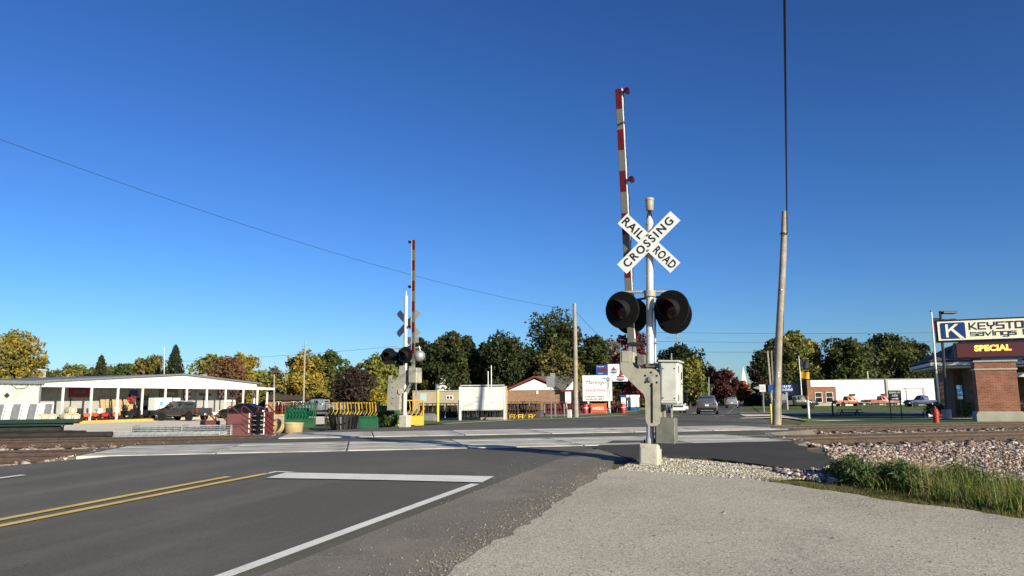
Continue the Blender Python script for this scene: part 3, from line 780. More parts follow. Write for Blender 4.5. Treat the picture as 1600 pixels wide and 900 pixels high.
def crossbuck(root, z, y, face=True):
    for k, (ang, words) in enumerate(((R(-45), ('RAIL', 'ROAD')), (R(44), ('CROSSING',)))):
        mb = MB().box((0, 0, 0), (1.22, .006, .228))
        yy = y - (.010 if k else 0)
        mx = Matrix.Translation((0, yy, z)) @ Matrix.Rotation(-ang, 4, 'Y')
        b = mb.xf(mx).build('crossbuck_board', 'sign_white' if face else 'sign_back', root)
        if face:
            if k:
                t = text('lettering', 'CROSSING', .190, 'ink', b, (0, 0, 0), bold=.004, width=1.06, ext=.001, space=1.32)
                t.matrix_local = Matrix.Translation((0, yy - .006, z)) @ Matrix.Rotation(-ang, 4, 'Y') @ Matrix.Rotation(R(90), 4, 'X')
            else:
                for wd, xx in (('RAIL', -.365), ('ROAD', .365)):
                    t = text('lettering', wd, .190, 'ink', b, (0, 0, 0), bold=.004, width=.43, ext=.001, space=1.12)
                    t.matrix_local = Matrix.Translation((0, yy - .006, z)) @ Matrix.Rotation(-ang, 4, 'Y') @ Matrix.Translation((xx, 0, 0)) @ Matrix.Rotation(R(90), 4, 'X')
    bolts = MB()
    for zz in (-.17, .17): bolts.lathe([(.018, 0), (.018, -.012), (.0, -.016)], 8, (0, y - .018, z + zz * .75), 'Y')
    bolts.build('bolt', 'galv', root)
def gate_arm(root, x0, z0, x1, z1, y, n, lamps, side, first_red=True):
    L = math.hypot(x1 - x0, z1 - z0); ang = math.atan2(x1 - x0, z1 - z0)
    mx = Matrix.Translation((x0, y, z0)) @ Matrix.Rotation(ang, 4, 'Y')
    arm = MB().prism([(-.05, -.022), (.05, -.022), (.05, .0), (.058, .0), (.058, .05), (-.058, .05), (-.058, .0), (-.05, .0)], 0, L, 'XY').xf(mx).build('gate_arm', 'silver_reflective', root)
    seg = L / n
    for i in range(n):
        red = (n - 1 - i) % 2 == 0
        if red:
            MB().box((0, .012, seg * (i + .5)), (.104, .072, seg), 0).xf(mx).build('red_stripe', 'red_reflective', arm)
    ln = MB().beam((side * .064, .014, .1), (side * .064, .014, L), .072, .012).xf(mx).build('lit_edge', 'white_clean', arm)  # white strip paints the near arm's sunlit side; far arm repeats it mirrored
    for q in lamps:
        lm = MB().lathe([(.03, -.07), (.05, -.065), (.052, .0), (.052, .02), (.03, .03)], 14, (0, 0, 0), 'Y')
        lo = lm.xf(mx @ Matrix.Translation((side * .15, 0, L * q))).build('arm_lamp', 'lens_red' if side > 0 else 'black', arm, True)
        MB().beam((side * .05, .0, L * q), (side * .12, 0, L * q), .03, .03).xf(mx).build('lamp_bracket', 'black', lo)
    w = [(side * (.078 + .012 * math.sin(k * 1.7)), .02, L * (.12 + .87 * k / 24)) for k in range(25)]
    MB().tube(w, .007, 5).xf(mx).build('lamp_cable', 'cable', arm)
    return arm

sigp = at(1016, 725, 12.0); sigp.z = HRxy(sigp.x, sigp.y) - .03
sg = thing('crossing_signal', 'near railroad crossing signal with RAILROAD CROSSING boards and raised gate arm', 'crossing signal', sigp, -ROAD_H, 'crossing signals')
sg.rotation_euler = (0, R(1.9), -ROAD_H)
fb = MB().box((0, 0, .175), (.31, .34, .35), bev=.025).build('base_junction_box', 'base_cream', sg)
MB().box((-.0, -.174, .17), (.23, .006, .25), bev=.002).build('cover_plate', 'base_cream', fb)
mb = MB()
for x in (-.11, .11):
    for y in (-.11, .11): mb.lathe([(.022, .35), (.022, .375), (.012, .378), (.012, .40)], 6, (x, y, 0))
mb.build('anchor_bolts', 'rust_rail', fb)
MB().lathe([(.075, .35), (.075, .42), (.062, .45), (.060, 3.90), (.066, 3.90), (.066, 3.93), (.05, 4.0), (.02, 4.05)], 20).build('mast', 'alu_pole', sg, True)
rings = MB()
for z in (1.78, 2.06): rings.lathe([(.061, z), (.068, z), (.068, z + .03), (.061, z + .03)], 20, cap=False)
rings.build('mast_clamp', 'alu_pole', sg)
bl = MB().lathe([(.0, 4.14), (.058, 4.14), (.066, 4.16), (.068, 4.31), (.078, 4.315), (.078, 4.345), (.06, 4.36), (.0, 4.365)], 24).build('bell', 'signal_grey', sg, True)
MB().beam((-.045, 0, 4.0), (-.015, 0, 4.15), .018).beam((.045, 0, 4.0), (.015, 0, 4.15), .018).beam((0, 0, 4.0), (0, 0, 4.16), .022).build('bell_bracket', 'dark_metal', bl)
crossbuck(sg, 3.58, -.10)
MB().tube([(.085, .03, .35), (.085, .03, 1.0), (.08, .04, 2.2), (.07, .05, 2.74)], .016, 8).build('conduit', 'galv', sg, True)
for z in (.62, 1.95, 2.5): MB().box((.07, .03, z), (.09, .10, .025), bev=.004).build('conduit_strap', 'galv', sg)
MB().lathe([(.063, 3.36), (.075, 3.36), (.075, 3.40), (.063, 3.40)], 16, cap=False).lathe([(.063, 3.74), (.075, 3.74), (.075, 3.78), (.063, 3.78)], 16, cap=False).build('sign_clamp', 'galv', sg)
MB().tube([(-.42, -.06, 2.78), (.42, .05, 2.78)], .022, 10).lathe([(.06, 2.70), (.095, 2.70), (.095, 2.80), (.06, 2.80)], 16).build('light_crossarm', 'signal_grey', sg, True)
MB().tube([(-.40, -.02, 2.78), (-.40, -.02, 2.60)], .02).tube([(.38, .03, 2.78), (.38, .03, 2.60)], .02).tube([(-.3, .1, 2.66), (0, .09, 2.70), (.3, .1, 2.72)], .018).build('light_brackets', 'black', sg)
for x in (-.42, .37):
    disc_light(sg, (x, -.19, 2.47), R(-17), R(2))
    disc_light(sg, (x + (.10 if x < 0 else .01), .12, 2.40), R(163), R(4))
# gate mechanism housing, counterweight plates, counterweight, raised arm
bxm = MB().box((.335, .02, 1.30), (.30, .52, .66), bev=.03).build('gate_mechanism', 'case_white', sg)
MB().box((.335, .02, 1.645), (.34, .56, .03), bev=.008).build('lid', 'case_white', bxm)
MB().box((.492, .06, 1.42), (.012, .03, .12)).tube([(.49, .0, 1.30), (.53, .0, 1.28), (.53, .05, 1.26)], .009, 6).build('latch', 'dark_metal', bxm)
for z in (1.08, 1.52): MB().lathe([(.014, -.05), (.014, .05)], 8, (.487, -.22, z)).build('hinge', 'galv', bxm)
MB().box((.335, -.242, 1.30), (.22, .008, .54), bev=.003).build('access_panel', 'case_white', bxm)
for x in (.245, .425):
    for z in (1.07, 1.53): MB().lathe([(.010, -.246), (.010, -.254), (0, -.256)], 8, (x, 0, z), 'Y').build('screw', 'dark_metal', bxm)
plate = [(-.425, 1.80), (-.245, 1.80), (-.235, 1.60), (-.205, 1.545), (-.15, 1.52), (.07, 1.525), (.13, 1.505), (.175, 1.46), (.195, 1.40), (.205, .78), (.19, .68), (.145, .635), (.06, .63), (.0, .655), (-.025, .72), (-.035, 1.05), (-.055, 1.12), (-.40, 1.44), (-.425, 1.50)]
pl = MB().prism(plate, -.27, -.245).build('counterweight_arm', 'signal_grey', sg)
MB().prism(plate, .30, .325).build('counterweight_arm', 'signal_grey', sg)
MB().box((.075, -.272, .99), (.026, .010, .62)).build('slot', 'black_matt', pl)
hb = MB().lathe([(.045, -.27), (.045, -.30), (.02, -.305)], 12, (.06, 0, 1.36), 'Y').build('pivot_hub', 'galv', pl, True)
for k in range(6):
    a = R(60 * k + 30); MB().lathe([(.017, -.268), (.017, -.2735), (.0, -.2735)], 10, (.06 + .105 * math.cos(a), 0, 1.36 + .105 * math.sin(a)), 'Y').build('bolt_hole', 'black_matt', pl)
MB().box((-.335, -.276, 1.71), (.13, .010, .17), bev=.003).build('label_plate', 'signal_grey', pl)
MB().box((-.30, .03, 1.70), (.16, .5, .17), bev=.01).build('arm_adaptor', 'signal_grey', sg)
MB().box((-.12, .03, 1.66), (.13, .34, .18), bev=.01).build('arm_adaptor', 'counter_grey', sg)
MB().box((.255, .04, .56), (.30, .34, .40), bev=.012).build('counterweight', 'counter_grey', sg)
MB().box((.10, .03, 1.58), (.28, .40, .06)).build('arm_adaptor', 'counter_grey', sg)
MB().box((.16, .31, .95), (.03, .02, .7)).box((.30, .31, .95), (.03, .02, .7)).build('counterweight_arm', 'signal_grey', sg)
MB().beam((-.32, .03, 1.78), (-.335, .03, 2.12), .03, .06).beam((-.25, .03, 1.78), (-.262, .03, 2.02), .03, .05).build('shear_bracket', 'galv', sg)
MB().lathe([(.03, -.1), (.03, .12)], 8, (-.22, 0, 1.93), 'X').build('arm_adaptor', 'dark_metal', sg)
gate_arm(sg, -.31, 1.92, -.535, 6.34, .03, 12, (.985, .628, .32), 1)

sp2 = at(632, 665, 27.0); sp2.z = HRxy(sp2.x, sp2.y) - .02
s2 = thing('crossing_signal', 'far railroad crossing signal beyond the tracks showing the backs of its boards', 'crossing signal', sp2, -ROAD_H, 'crossing signals')
MB().box((.02, 0, .22), (.32, .34, .44), bev=.02).build('base_junction_box', 'base_cream', s2)
MB().lathe([(.08, .44), (.08, .52), (.072, .55), (.070, 4.75), (.03, 4.80), (.025, 4.95), (.0, 4.96)], 16).build('mast', 'alu_pole', s2, True)
crossbuck(s2, 3.78, .20, False)
MB().box((.24, .12, 3.15), (.45, .02, .22)).build('track_sign_back', 'sign_back', s2)
MB().tube([(-.6, -.05, 2.85), (.6, .05, 2.85)], .025, 8).build('light_crossarm', 'signal_grey', s2, True)
disc_light(s2, (-.60, -.16, 2.56), R(6), R(2)); disc_light(s2, (.14, -.26, 2.58), R(-10), R(2))
disc_light(s2, (-.12, .10, 2.50), R(178), R(2), silver=True)
dl = MB().lathe([(.0, -.13), (.08, -.12), (.155, -.07), (.205, .02), (.21, .05)], 24, axis='Y').xf(Matrix.Translation((.55, .05, 2.56)) @ Matrix.Rotation(R(35), 4, 'Z')).build('bell', 'galv', s2, True)
MB().tube([(.42, .02, 2.86), (.55, .02, 2.90), (.58, .04, 2.75)], .02, 6).build('bell_bracket', 'galv', dl)
p2 = [(.16, 2.20), (-.08, 2.20), (-.10, 1.85), (-.24, 1.72), (-.38, 1.72), (-.38, 1.86), (-.52, 1.86), (-.55, 1.30), (-.55, .62), (-.08, .62), (-.05, 1.15), (.16, 1.55)]
a2 = MB().prism(p2, -.30, -.27).build('counterweight_arm', 'signal_grey', s2)
MB().prism(p2, .25, .28).build('counterweight_arm', 'signal_grey', s2)
for k in range(5): MB().box((-.36 + .03 * (k % 2), -.303, .85 + .19 * k), (.05, .012, .02), ry=.5).build('slot', 'black_matt', a2)
MB().box((-.33, 0, .95), (.42, .5, .66), bev=.02).build('counterweight', 'signal_grey', s2)
MB().box((.38, .05, 1.85), (.34, .45, .55), bev=.03).build('gate_mechanism', 'signal_grey', s2)
MB().box((.24, -.1, 1.5), (.05, .05, .5), ry=.6).box((.5, -.1, 1.4), (.03, .04, .6)).build('conduit', 'galv', s2)
MB().lathe([(.10, -.34), (.10, -.30)], 12, (-.0, 0, 1.28), 'Y').build('pivot_hub', 'base_cream', s2)
gate_arm(s2, .33, 2.25, .30, 6.85, -.03, 12, (.985, .62, .30), -1)
MB().beam((.33, .0, 1.9), (.33, 0, 2.4), .08, .1).build('arm_adaptor', 'galv', s2)

# ------------------------------------------------------------------ poles, wires, posts, small signs by the road
def pole(name, label, cat, base, top, r0, r1, mat='wood_pole', n=12, group=None, extra=None):
    root = thing(name, label, cat, base, 0, group); d = Vector(top) - Vector(base)
    k = 14; pts = []; rad = []
    for i in range(k + 1):
        f = i / k; w = .02 * math.sin(f * 5.1 + base[0]) * (d.length / 8)
        pts.append(d * f + Vector((w, 0, 0)) * math.sin(math.pi * f)); rad.append(r0 + (r1 - r0) * f)
    pts[0] = pts[0] - Vector((0, 0, .3))
    MB().tube(pts, rad, n).build('shaft', mat, root, True)
    return root
b = foot(1213, 27.3, 667); t = at(1226, 330, 27.3)
up = pole('utility_pole', 'tall bare wooden utility pole leaning right beside the far track', 'utility pole', b, t, .165, .105)
d = t - b
q = MB().lathe([(.118, -.03), (.125, -.03), (.125, .03), (.118, .03)], 14, (0, 0, 0), cap=False); q.xf(Matrix.Translation(d * .89) @ d.to_track_quat('Z', 'Y').to_matrix().to_4x4()); q.build('steel_band', 'dark_metal', up)
for f, h_ in ((.22, .05), (.235, .03), (.62, .02)):
    MB().box(tuple(d * f + Vector((-.03, -.155 + .05 * f, 0))), (.07, .012, h_ * 2), bev=.002).build('pole_tag', 'galv', up)
MB().tube([tuple(d * f + Vector((.10 - .04 * f, -.125 + .045 * f, 0))) for f in (0, .2, .4, .6, .8, .9)], .012, 6).build('ground_wire', 'cable', up)
b9 = foot(900, 55, 652); t9 = at(897.5, 474, 55)
pole('utility_pole', 'plain wooden utility pole beside the small grey utility box', 'utility pole', b9, t9, .19, .13)
def wire(label, pts, r=.012, cat='cable', group='overhead cables'):
    o = MB().tube(pts, r, 6).build('overhead_cable', 'cable'); return tag(o, label, cat, group)
def cat_pts(a, b, sag, n=40):
    a, b = Vector(a), Vector(b); return [a.lerp(b, i / n) - Vector((0, 0, 4 * sag * (i / n) * (1 - i / n))) for i in range(n + 1)]
wire('cable sweeping from the upper left edge down to the plain wooden pole', cat_pts(t9 - Vector((0, 0, .55)), at(-260, 120, 22), .95), .009)
wire('thick black cable running straight up from the leaning pole', cat_pts(t - Vector((-.03, 0, .9)), at(1221, -420, 5.5), .05, 20) , .021)
MB_l = t9 - Vector((0, 0, .5))
wire('cable dropping right from the plain wooden pole behind the signal', cat_pts(MB_l, at(985, 560, 95), .5), .014)
def tpole(name, label, px, py0, py1, Y, r, mat, cat='pole', group=None, xt=None):
    b_ = at(px, py0, Y); b_.z = H(b_.x, b_.y); return pole(name, label, cat, b_, at(px if xt is None else xt, py1, Y), r, r * .7, mat, 8, group)
tpole('utility_pole', 'slim pale pole in front of the yellow tree left of the far signal', 474, 640, 533, 105, .14, 'wood_pole', 'utility pole', xt=477)
tpole('light_pole', 'short pale pole at the right end of the store canopy', 428.5, 640, 585, 92, .12, 'wood_pole', 'pole')
lp_ = tpole('light_pole', 'thin white pole rising through the store roof beside the conifer', 257.5, 640, 543, 74, .07, 'galv', 'pole', xt=256.5)
u2 = tpole('utility_pole', 'thin utility pole with crossarms behind the right flasher', 1057.5, 640, 515, 150, .16, 'wood_pole', 'utility pole')
MB().beam((-1.6, 0, 13.8), (1.6, 0, 13.8), .14).beam((-1.6, 0, 11.3), (1.6, 0, 11.3), .14).build('crossarm', 'wood_old', u2)
tpole('utility_pole', 'stub pole just left of the thin crossarm pole', 1049, 640, 552, 140, .2, 'wood_pole', 'utility pole')
tpole('utility_pole', 'pale leaning pole left of the tall bare pole', 1207, 640, 549, 100, .17, 'wood_pole', 'utility pole', xt=1199)
u3 = tpole('utility_pole', 'greyer pole paired with the pale leaning one', 1209, 640, 548, 108, .17, 'wood_old', 'utility pole', xt=1205)
tpole('vent_pipe', 'taller grey pipe rising behind the blank white board', 767.5, 632, 571, 100, .11, 'galv', 'pipe')
tpole('vent_pipe', 'shorter grey pipe rising behind the blank white board', 762.5, 632, 580, 102, .10, 'galv', 'pipe')
sl_ = tpole('street_lamp', 'grey street lamp with short arm before the maroon trees', 1107.5, 640, 589, 120, .09, 'galv', 'street lamp')
MB().tube([(0, 0, 6.6), (.4, 0, 6.85), (1.0, 0, 6.9)], .05, 6).build('arm', 'galv', sl_); MB().box((1.2, 0, 6.88), (.5, .2, .12), bev=.03).build('lamp_head', 'galv', sl_)
for k, (y0, y1, lab) in enumerate(((515, 517, 'uppermost'), (529, 531, 'middle'), (545, 545, 'lowest'))):
    wire('%s of the thin far wires crossing behind the right flasher' % lab, cat_pts(at(1000, y0 + 4, 150), at(1700, y1 - 2, 150), .5), .028)
wire('thin far wire above the trees left of the far signal', cat_pts(at(120, 571, 130), at(620, 541, 150), .5), .028)
# yellow marker post, thin markers, utility box
def marker(label, px, py0, py1, Y, r, mat, cap=None):
    b_ = at(px, py0, Y); b_.z = H(b_.x, b_.y); h = at(px, py1, Y).z - b_.z
    root = thing('marker_post', label, 'marker post', b_)
    MB().lathe([(r, -.1), (r, h - r), (r * .8, h - r * .3), (r * .3, h)], 10).build('post', mat, root, True)
    if cap: MB().lathe([(r * 1.15, h - .32), (r * 1.15, h - .02), (r * .4, h + .012)], 10).build('cap', cap, root, True)
marker('bright yellow pipeline marker post right of the far signal', 684, 660, 610, 37, .065, 'yellow_post')
marker('white marker post with dull orange top on the bank lawn', 1264, 652, 618, 52, .075, 'white_clean', 'barrel_end')
marker('thin yellow marker post touching the leaning pole', 1206, 667, 631, 28, .035, 'yellow_post')
bx = at(896.5, 651, 53); bx.z = H(bx.x, bx.y)
ub = thing('utility_box', 'small pale utility box at the foot of the plain pole', 'utility box', bx + Vector((-.3, 0, 0)), -.3)
MB().box((0, 0, .27), (.30, .28, .58), bev=.03).build('cabinet', 'case_white', ub); MB().box((0, 0, .575), (.33, .31, .05), bev=.015).build('lid', 'case_white', ub)
# back of a road sign on a steel post
sb = at(861.5, 652, 50); sb.z = H(sb.x, sb.y)
rs = thing('road_sign', 'grey back of a square road sign pair on a steel post', 'road sign', sb, -ROAD_H)
MB().box((0, 0, 1.5), (.06, .04, 3.1)).build('post', 'galv', rs)
MB().box((-.02, -.03, 2.45), (.55, .012, .72), bev=.003).build('sign_panel', 'sign_back', rs); MB().box((.1, .05, 2.85), (.36, .012, .36), bev=.003).build('sign_panel', 'sign_back', rs)
# blank white board of six planks
wb = at(754, 657, 42); wb.z = H(wb.x, wb.y) - .12
bd = thing('blank_board_sign', 'blank weathered white board sign on two posts', 'sign board', wb, R(-6))
for k in range(6): MB().box((0, random.uniform(-.004, .004), .86 + .208 * k), (2.42, .035, .203), bev=.006).build('board', 'white_paint', bd)
for x, w in ((-1.27, .12), (1.24, .10)): MB().box((x, .02, 1.0), (w, .12, 2.05)).build('post', 'white_paint', bd)
MB().box((1.34, .10, 1.0), (.07, .12, 2.08)).build('post', 'wood_light', bd)
MB().box((0, .04, .73), (2.44, .05, .05)).box((0, .0, 2.09), (2.5, .08, .04)).build('rail', 'white_paint', bd)
for x, z in ((-.35, 1.72), (-.3, 1.42), (.55, 1.12)): MB().box((x, -.024, z), (.14, .006, .025), ry=.1).build('scrape_mark', 'wood_old', bd)
# ------------------------------------------------------------------ vehicles: bodies lofted through cross-sections, +X is forward
class Body:
    """stations: x, bottom z, sill half-width, belt z, belt half-width, top z, top half-width"""
    def __init__(self, stn): self.s = stn
    def ip(self, x):
        s = self.s; xs = [q[0] for q in s]
        return [float(np.interp(x, xs, [q[k] for q in s])) for k in range(7)]
    def mesh(self, mb):
        n = 12; k0 = len(mb.v)
        for x, zb, wb, zm, wm, zt, wt in self.s:
            half = [(wb * .85, zb), (wb, zb + .08), (wm * 1.015, zb + (zm - zb) * .55), (wm, zm), (wt, zt - .035 * (zt > zm + .2)), (wt * .80, zt + .012)]
            for y, z in half: mb.v.append((x, y, z))
            for y, z in reversed(half): mb.v.append((x, -y, z))
        for i in range(len(self.s) - 1):
            for j in range(n):
                a = k0 + i * n + j; b = k0 + i * n + (j + 1) % n
                mb.f.append((a, b, b + n, a + n))
        mb.f.append(tuple(k0 + j for j in reversed(range(n)))); mb.f.append(tuple(k0 + (len(self.s) - 1) * n + j for j in range(n)))
        return mb
    def side(self, x, f, sg, off=.006):
        q = self.ip(x); zt = q[5] - .035 * (q[5] > q[3] + .2)
        return (x, sg * (q[4] + (q[6] - q[4]) * f + off), q[3] + (zt - q[3]) * f)
    def top(self, x, g, off=.008):
        q = self.ip(x); return (x, g * q[6] * .88, q[5] + off + .012 * (abs(g) < .95))
def wheel(root, x, y, r, w, rim):
    sg = 1 if y > 0 else -1
    e = bpy.data.objects.new('wheel', None); COL.objects.link(e); e.parent = root; e.location = (x, y, r)
    MB().lathe([(r * .62, -w / 2), (r * .93, -w / 2), (r, -w * .36), (r, w * .36), (r * .93, w / 2), (r * .62, w / 2)], 20, axis='Y').build('tyre', 'tyre', e, True)
    m = MB().lathe([(.0, sg * w * .36), (r * .12, sg * w * .40), (r * .16, sg * w * .30), (r * .56, sg * w * .30), (r * .64, sg * w * .46), (r * .64, -sg * w * .3), (0, -sg * w * .3)], 20, axis='Y')
    for k in range(5):
        a = 2 * math.pi * k / 5; m.beam((r * .1 * math.cos(a), sg * w * .36, r * .1 * math.sin(a)), (r * .6 * math.cos(a), sg * w * .40, r * .6 * math.sin(a)), r * .16, .02, up=(0, 1, 0))
    m.build('rim', rim, e)
def arches(root, body, xs, r, y):
    for x in xs:
        for sg in (-1, 1):
            MB().lathe([(r * 1.16, sg * .0), (r * 1.16, sg * .012), (.02, sg * .012)], 22, (x, sg * y, r * 1.02), 'Y').build('wheel_arch', 'black_matt', root)
def vehicle(kind, label, paint, loc, hd, group=None, rim='rim_alloy', sc_=1.0, cat=None, classic=False, silverbump=False, lift=0.0):
    root = thing('parked_' + kind if group and 'park' in group else kind, label, cat or kind, loc, R(90) - hd, group)
    root.scale = (sc_,) * 3
    if kind == 'sedan':
        S = [(-2.42, .32, .70, .78, .74, .86, .66), (-2.34, .24, .84, .86, .87, 1.02, .74), (-1.75, .2, .90, .90, .90, 1.08, .74), (-1.0, .2, .91, .90, .92, 1.38, .60), (-.35, .2, .92, .90, .93, 1.45, .60), (.25, .2, .92, .89, .93, 1.42, .60), (1.0, .2, .92, .88, .92, 1.0, .72), (1.9, .22, .88, .82, .88, .88, .70), (2.3, .26, .78, .70, .76, .74, .60), (2.42, .34, .64, .60, .62, .62, .5)]
        wx, r, hw = (-1.5, 1.45), .34, .91
        sides = [[(-1.62, .12), (-.42, .10), (-.42, .84), (-1.0, .84)], [(-.34, .10), (.82, .12), (.28, .84), (-.34, .84)]]
        ws = [(.95, .30)]; rw = [(-1.68, -1.02)]
    elif kind == 'suv':
        S = [(-2.25, .42, .74, .95, .78, 1.25, .64), (-2.18, .30, .88, 1.02, .91, 1.50, .68), (-1.95, .26, .92, 1.04, .94, 1.66, .68), (-1.0, .25, .93, 1.04, .95, 1.74, .70), (.1, .25, .93, 1.03, .95, 1.72, .70), (.45, .25, .93, 1.02, .95, 1.64, .68), (1.2, .25, .93, 1.0, .94, 1.08, .78), (1.95, .28, .90, .93, .90, .98, .76), (2.28, .34, .80, .80, .80, .84, .68), (2.36, .42, .70, .66, .68, .68, .58)]
        wx, r, hw = (-1.38, 1.42), .37, .93
        sides = [[(-1.95, .16), (-1.2, .12), (-1.2, .82), (-1.82, .80)], [(-1.12, .12), (-.12, .12), (-.12, .84), (-1.12, .84)], [(-.04, .12), (1.02, .14), (.44, .84), (-.04, .84)]]
        ws = [(1.14, .5)]; rw = []
    elif kind == 'hatchback':
        S = [(-2.0, .36, .70, .85, .74, 1.1, .6), (-1.92, .26, .84, .92, .86, 1.34, .62), (-1.4, .22, .88, .93, .88, 1.46, .62), (-.3, .22, .88, .93, .89, 1.5, .63), (.3, .22, .88, .92, .89, 1.45, .62), (1.1, .22, .88, .90, .88, .98, .72), (1.7, .25, .84, .82, .84, .86, .68), (2.0, .34, .68, .66, .66, .68, .55)]
        wx, r, hw = (-1.25, 1.25), .32, .88
        sides = [[(-1.6, .14), (-.5, .12), (-.5, .84), (-1.3, .82)], [(-.42, .12), (.9, .14), (.3, .84), (-.42, .84)]]
        ws = [(1.02, .36)]; rw = []
    else:                                                    # pickup
        if classic:
            S = [(-.62, .42, .86, 1.0, .90, 1.02, .86), (-.60, .42, .88, 1.02, .90, 1.66, .64), (.10, .42, .88, 1.02, .90, 1.74, .66), (.42, .42, .88, 1.02, .90, 1.66, .64), (.78, .42, .88, 1.02, .90, 1.12, .80), (1.9, .42, .88, .98, .88, 1.06, .76), (2.28, .44, .86, .94, .86, 1.0, .74), (2.36, .46, .82, .80, .82, .84, .72)]
            wx, r, hw = (-1.55, 1.50), .36, .89; sides = [[(-.46, .10), (.62, .10), (.36, .86), (-.46, .86)]]; ws = [(.74, .44)]; rw = []; bx0, bx1 = -2.55, -.66; zb0, zb1 = .5, 1.02
        else:
            S = [(-.62, .48, .92, 1.16, .96, 1.18, .92), (-.60, .48, .94, 1.16, .97, 1.80, .72), (.0, .46, .95, 1.16, .98, 1.90, .74), (1.0, .46, .95, 1.15, .98, 1.88, .74), (1.25, .46, .95, 1.15, .98, 1.80, .72), (1.95, .46, .95, 1.14, .97, 1.22, .84), (2.7, .48, .94, 1.10, .96, 1.16, .80), (2.98, .52, .88, 1.0, .90, 1.04, .74), (3.06, .56, .80, .82, .82, .86, .7)]
            wx, r, hw = (-1.75, 1.95), .42, .96; sides = [[(-.5, .12), (.42, .10), (.42, .84), (-.46, .84)], [(.50, .10), (1.72, .12), (1.22, .84), (.50, .84)]]; ws = [(1.88, 1.3)]; rw = []; bx0, bx1 = -2.75, -.66; zb0, zb1 = .58, 1.22
    B = Body(S)
    bo = B.mesh(MB()).build('body', paint, root, True)
    for poly in sides:
        for sg in (-1, 1):
            MB().add([B.side(x, f, sg) for x, f in poly], [tuple(range(len(poly)))]).build('side_window', 'glass_car', root)
    for x0, x1 in ws:
        q0, q1 = B.ip(x0), B.ip(x1)
        MB().quad((x0, -q0[6] * .9, q0[5] + .02), (x0, q0[6] * .9, q0[5] + .02), (x1, q1[6] * .86, q1[5] + .02), (x1, -q1[6] * .86, q1[5] + .02)).build('windscreen', 'glass_car', root)
    for x0, x1 in rw:
        q0, q1 = B.ip(x0), B.ip(x1)
        MB().quad((x0, -q0[6] * .85, q0[5] + .02), (x0, q0[6] * .85, q0[5] + .02), (x1, q1[6] * .86, q1[5] + .02), (x1, -q1[6] * .86, q1[5] + .02)).build('rear_window', 'glass_car', root)
    xr, xf = S[0][0], S[-1][0]
    if kind in ('suv', 'hatchback'):
        a, b_ = S[0], S[1]
        zt = S[2][5]
        MB().quad((a[0] - .008 + .02, -a[6] * .98, a[5] - .22), (a[0] - .008 + .02, a[6] * .98, a[5] - .22), (b_[0] - .012, b_[6] * .88, b_[5] - .02), (b_[0] - .012, -b_[6] * .88, b_[5] - .02)).build('rear_window', 'glass_car', root)
        MB().box((a[0] + .16, 0, zt - .02), (.34, 1.2, .035), ry=-.12).build('spoiler', paint, root)
        for sg in (-1, 1): MB().box((a[0] + .05, sg * .68, .98), (.14, .30, .15), bev=.03).build('tail_light', 'tail_red', root)
        MB().box((a[0] - .02, 0, .52), (.16, 1.66, .26), bev=.04).build('rear_bumper', 'black', root)
        MB().box((a[0] - .02, 0, .40), (.18, 1.1, .05)).build('skid_plate', 'galv', root)
        MB().box((a[0] - .01, 0, .86), (.03, .34, .16)).build('number_plate', 'plate_white', root)
        MB().box((a[0] - .0, 0, 1.02), (.03, .7, .03)).build('chrome_bar', 'galv', root)
    elif kind == 'sedan':
        for sg in (-1, 1): MB().box((xr + .10, sg * .66, .84), (.16, .22, .26), bev=.03).build('tail_light', 'tail_red', root)
        MB().box((xr + .02, 0, .45), (.14, 1.6, .26), bev=.05).build('rear_bumper', paint, root)
        MB().box((xr - .01, 0, .70), (.03, .34, .14)).build('number_plate', 'plate_white', root)
    if kind == 'pickup':
        bed = MB(); L = bx1 - bx0; cx = (bx0 + bx1) / 2; w = hw + .0
        for sg in (-1, 1): bed.box((cx, sg * (w - .045), (zb0 + zb1) / 2), (L, .09, zb1 - zb0), bev=.025)
        bed.box((bx1 - .04, 0, (zb0 + zb1) / 2), (.06, w * 1.86, zb1 - zb0)).box((cx, 0, zb0 + .06), (L, w * 1.9, .06))
        bed.build('cargo_bed', paint, root)
        tg = MB().box((bx0 - .02, 0, (zb0 + zb1) / 2 + .02), (.08, w * 1.66, zb1 - zb0 - .06), bev=.02).build('tailgate', paint, root)
        for sg in (-1, 1): MB().box((bx0 + .0, sg * (w - .07), zb1 - .22), (.13, .15, .34), bev=.02).build('tail_light', 'tail_red', root)
        MB().box((bx0 - .12, 0, zb0 + .02), (.16, w * 1.96, .20), bev=.04).build('rear_bumper', 'galv' if (classic or silverbump) else 'dark_metal', root)
        MB().box((bx0 - .21, 0, zb0 + .03), (.02, .32, .16)).build('number_plate', 'plate_white', root)
        MB().box((.6, 0, .45), (4.2 if not classic else 3.2, .9, .16)).build('chassis', 'black_matt', root)
        MB().box((xf + .02, 0, .62), (.18, w * 1.9, .22), bev=.05).build('front_bumper', 'galv' if classic else 'dark_metal', root)
        MB().quad((-.612, -.56, 1.28), (-.612, .56, 1.28), (-.608, .5, 1.68), (-.608, -.5, 1.68)).build('rear_window', 'glass_car', root)
    MB().box((xf - .05, 0, .72 if kind != 'pickup' else .86), (.10, 1.1, .22), bev=.02).build('grille', 'black', root)
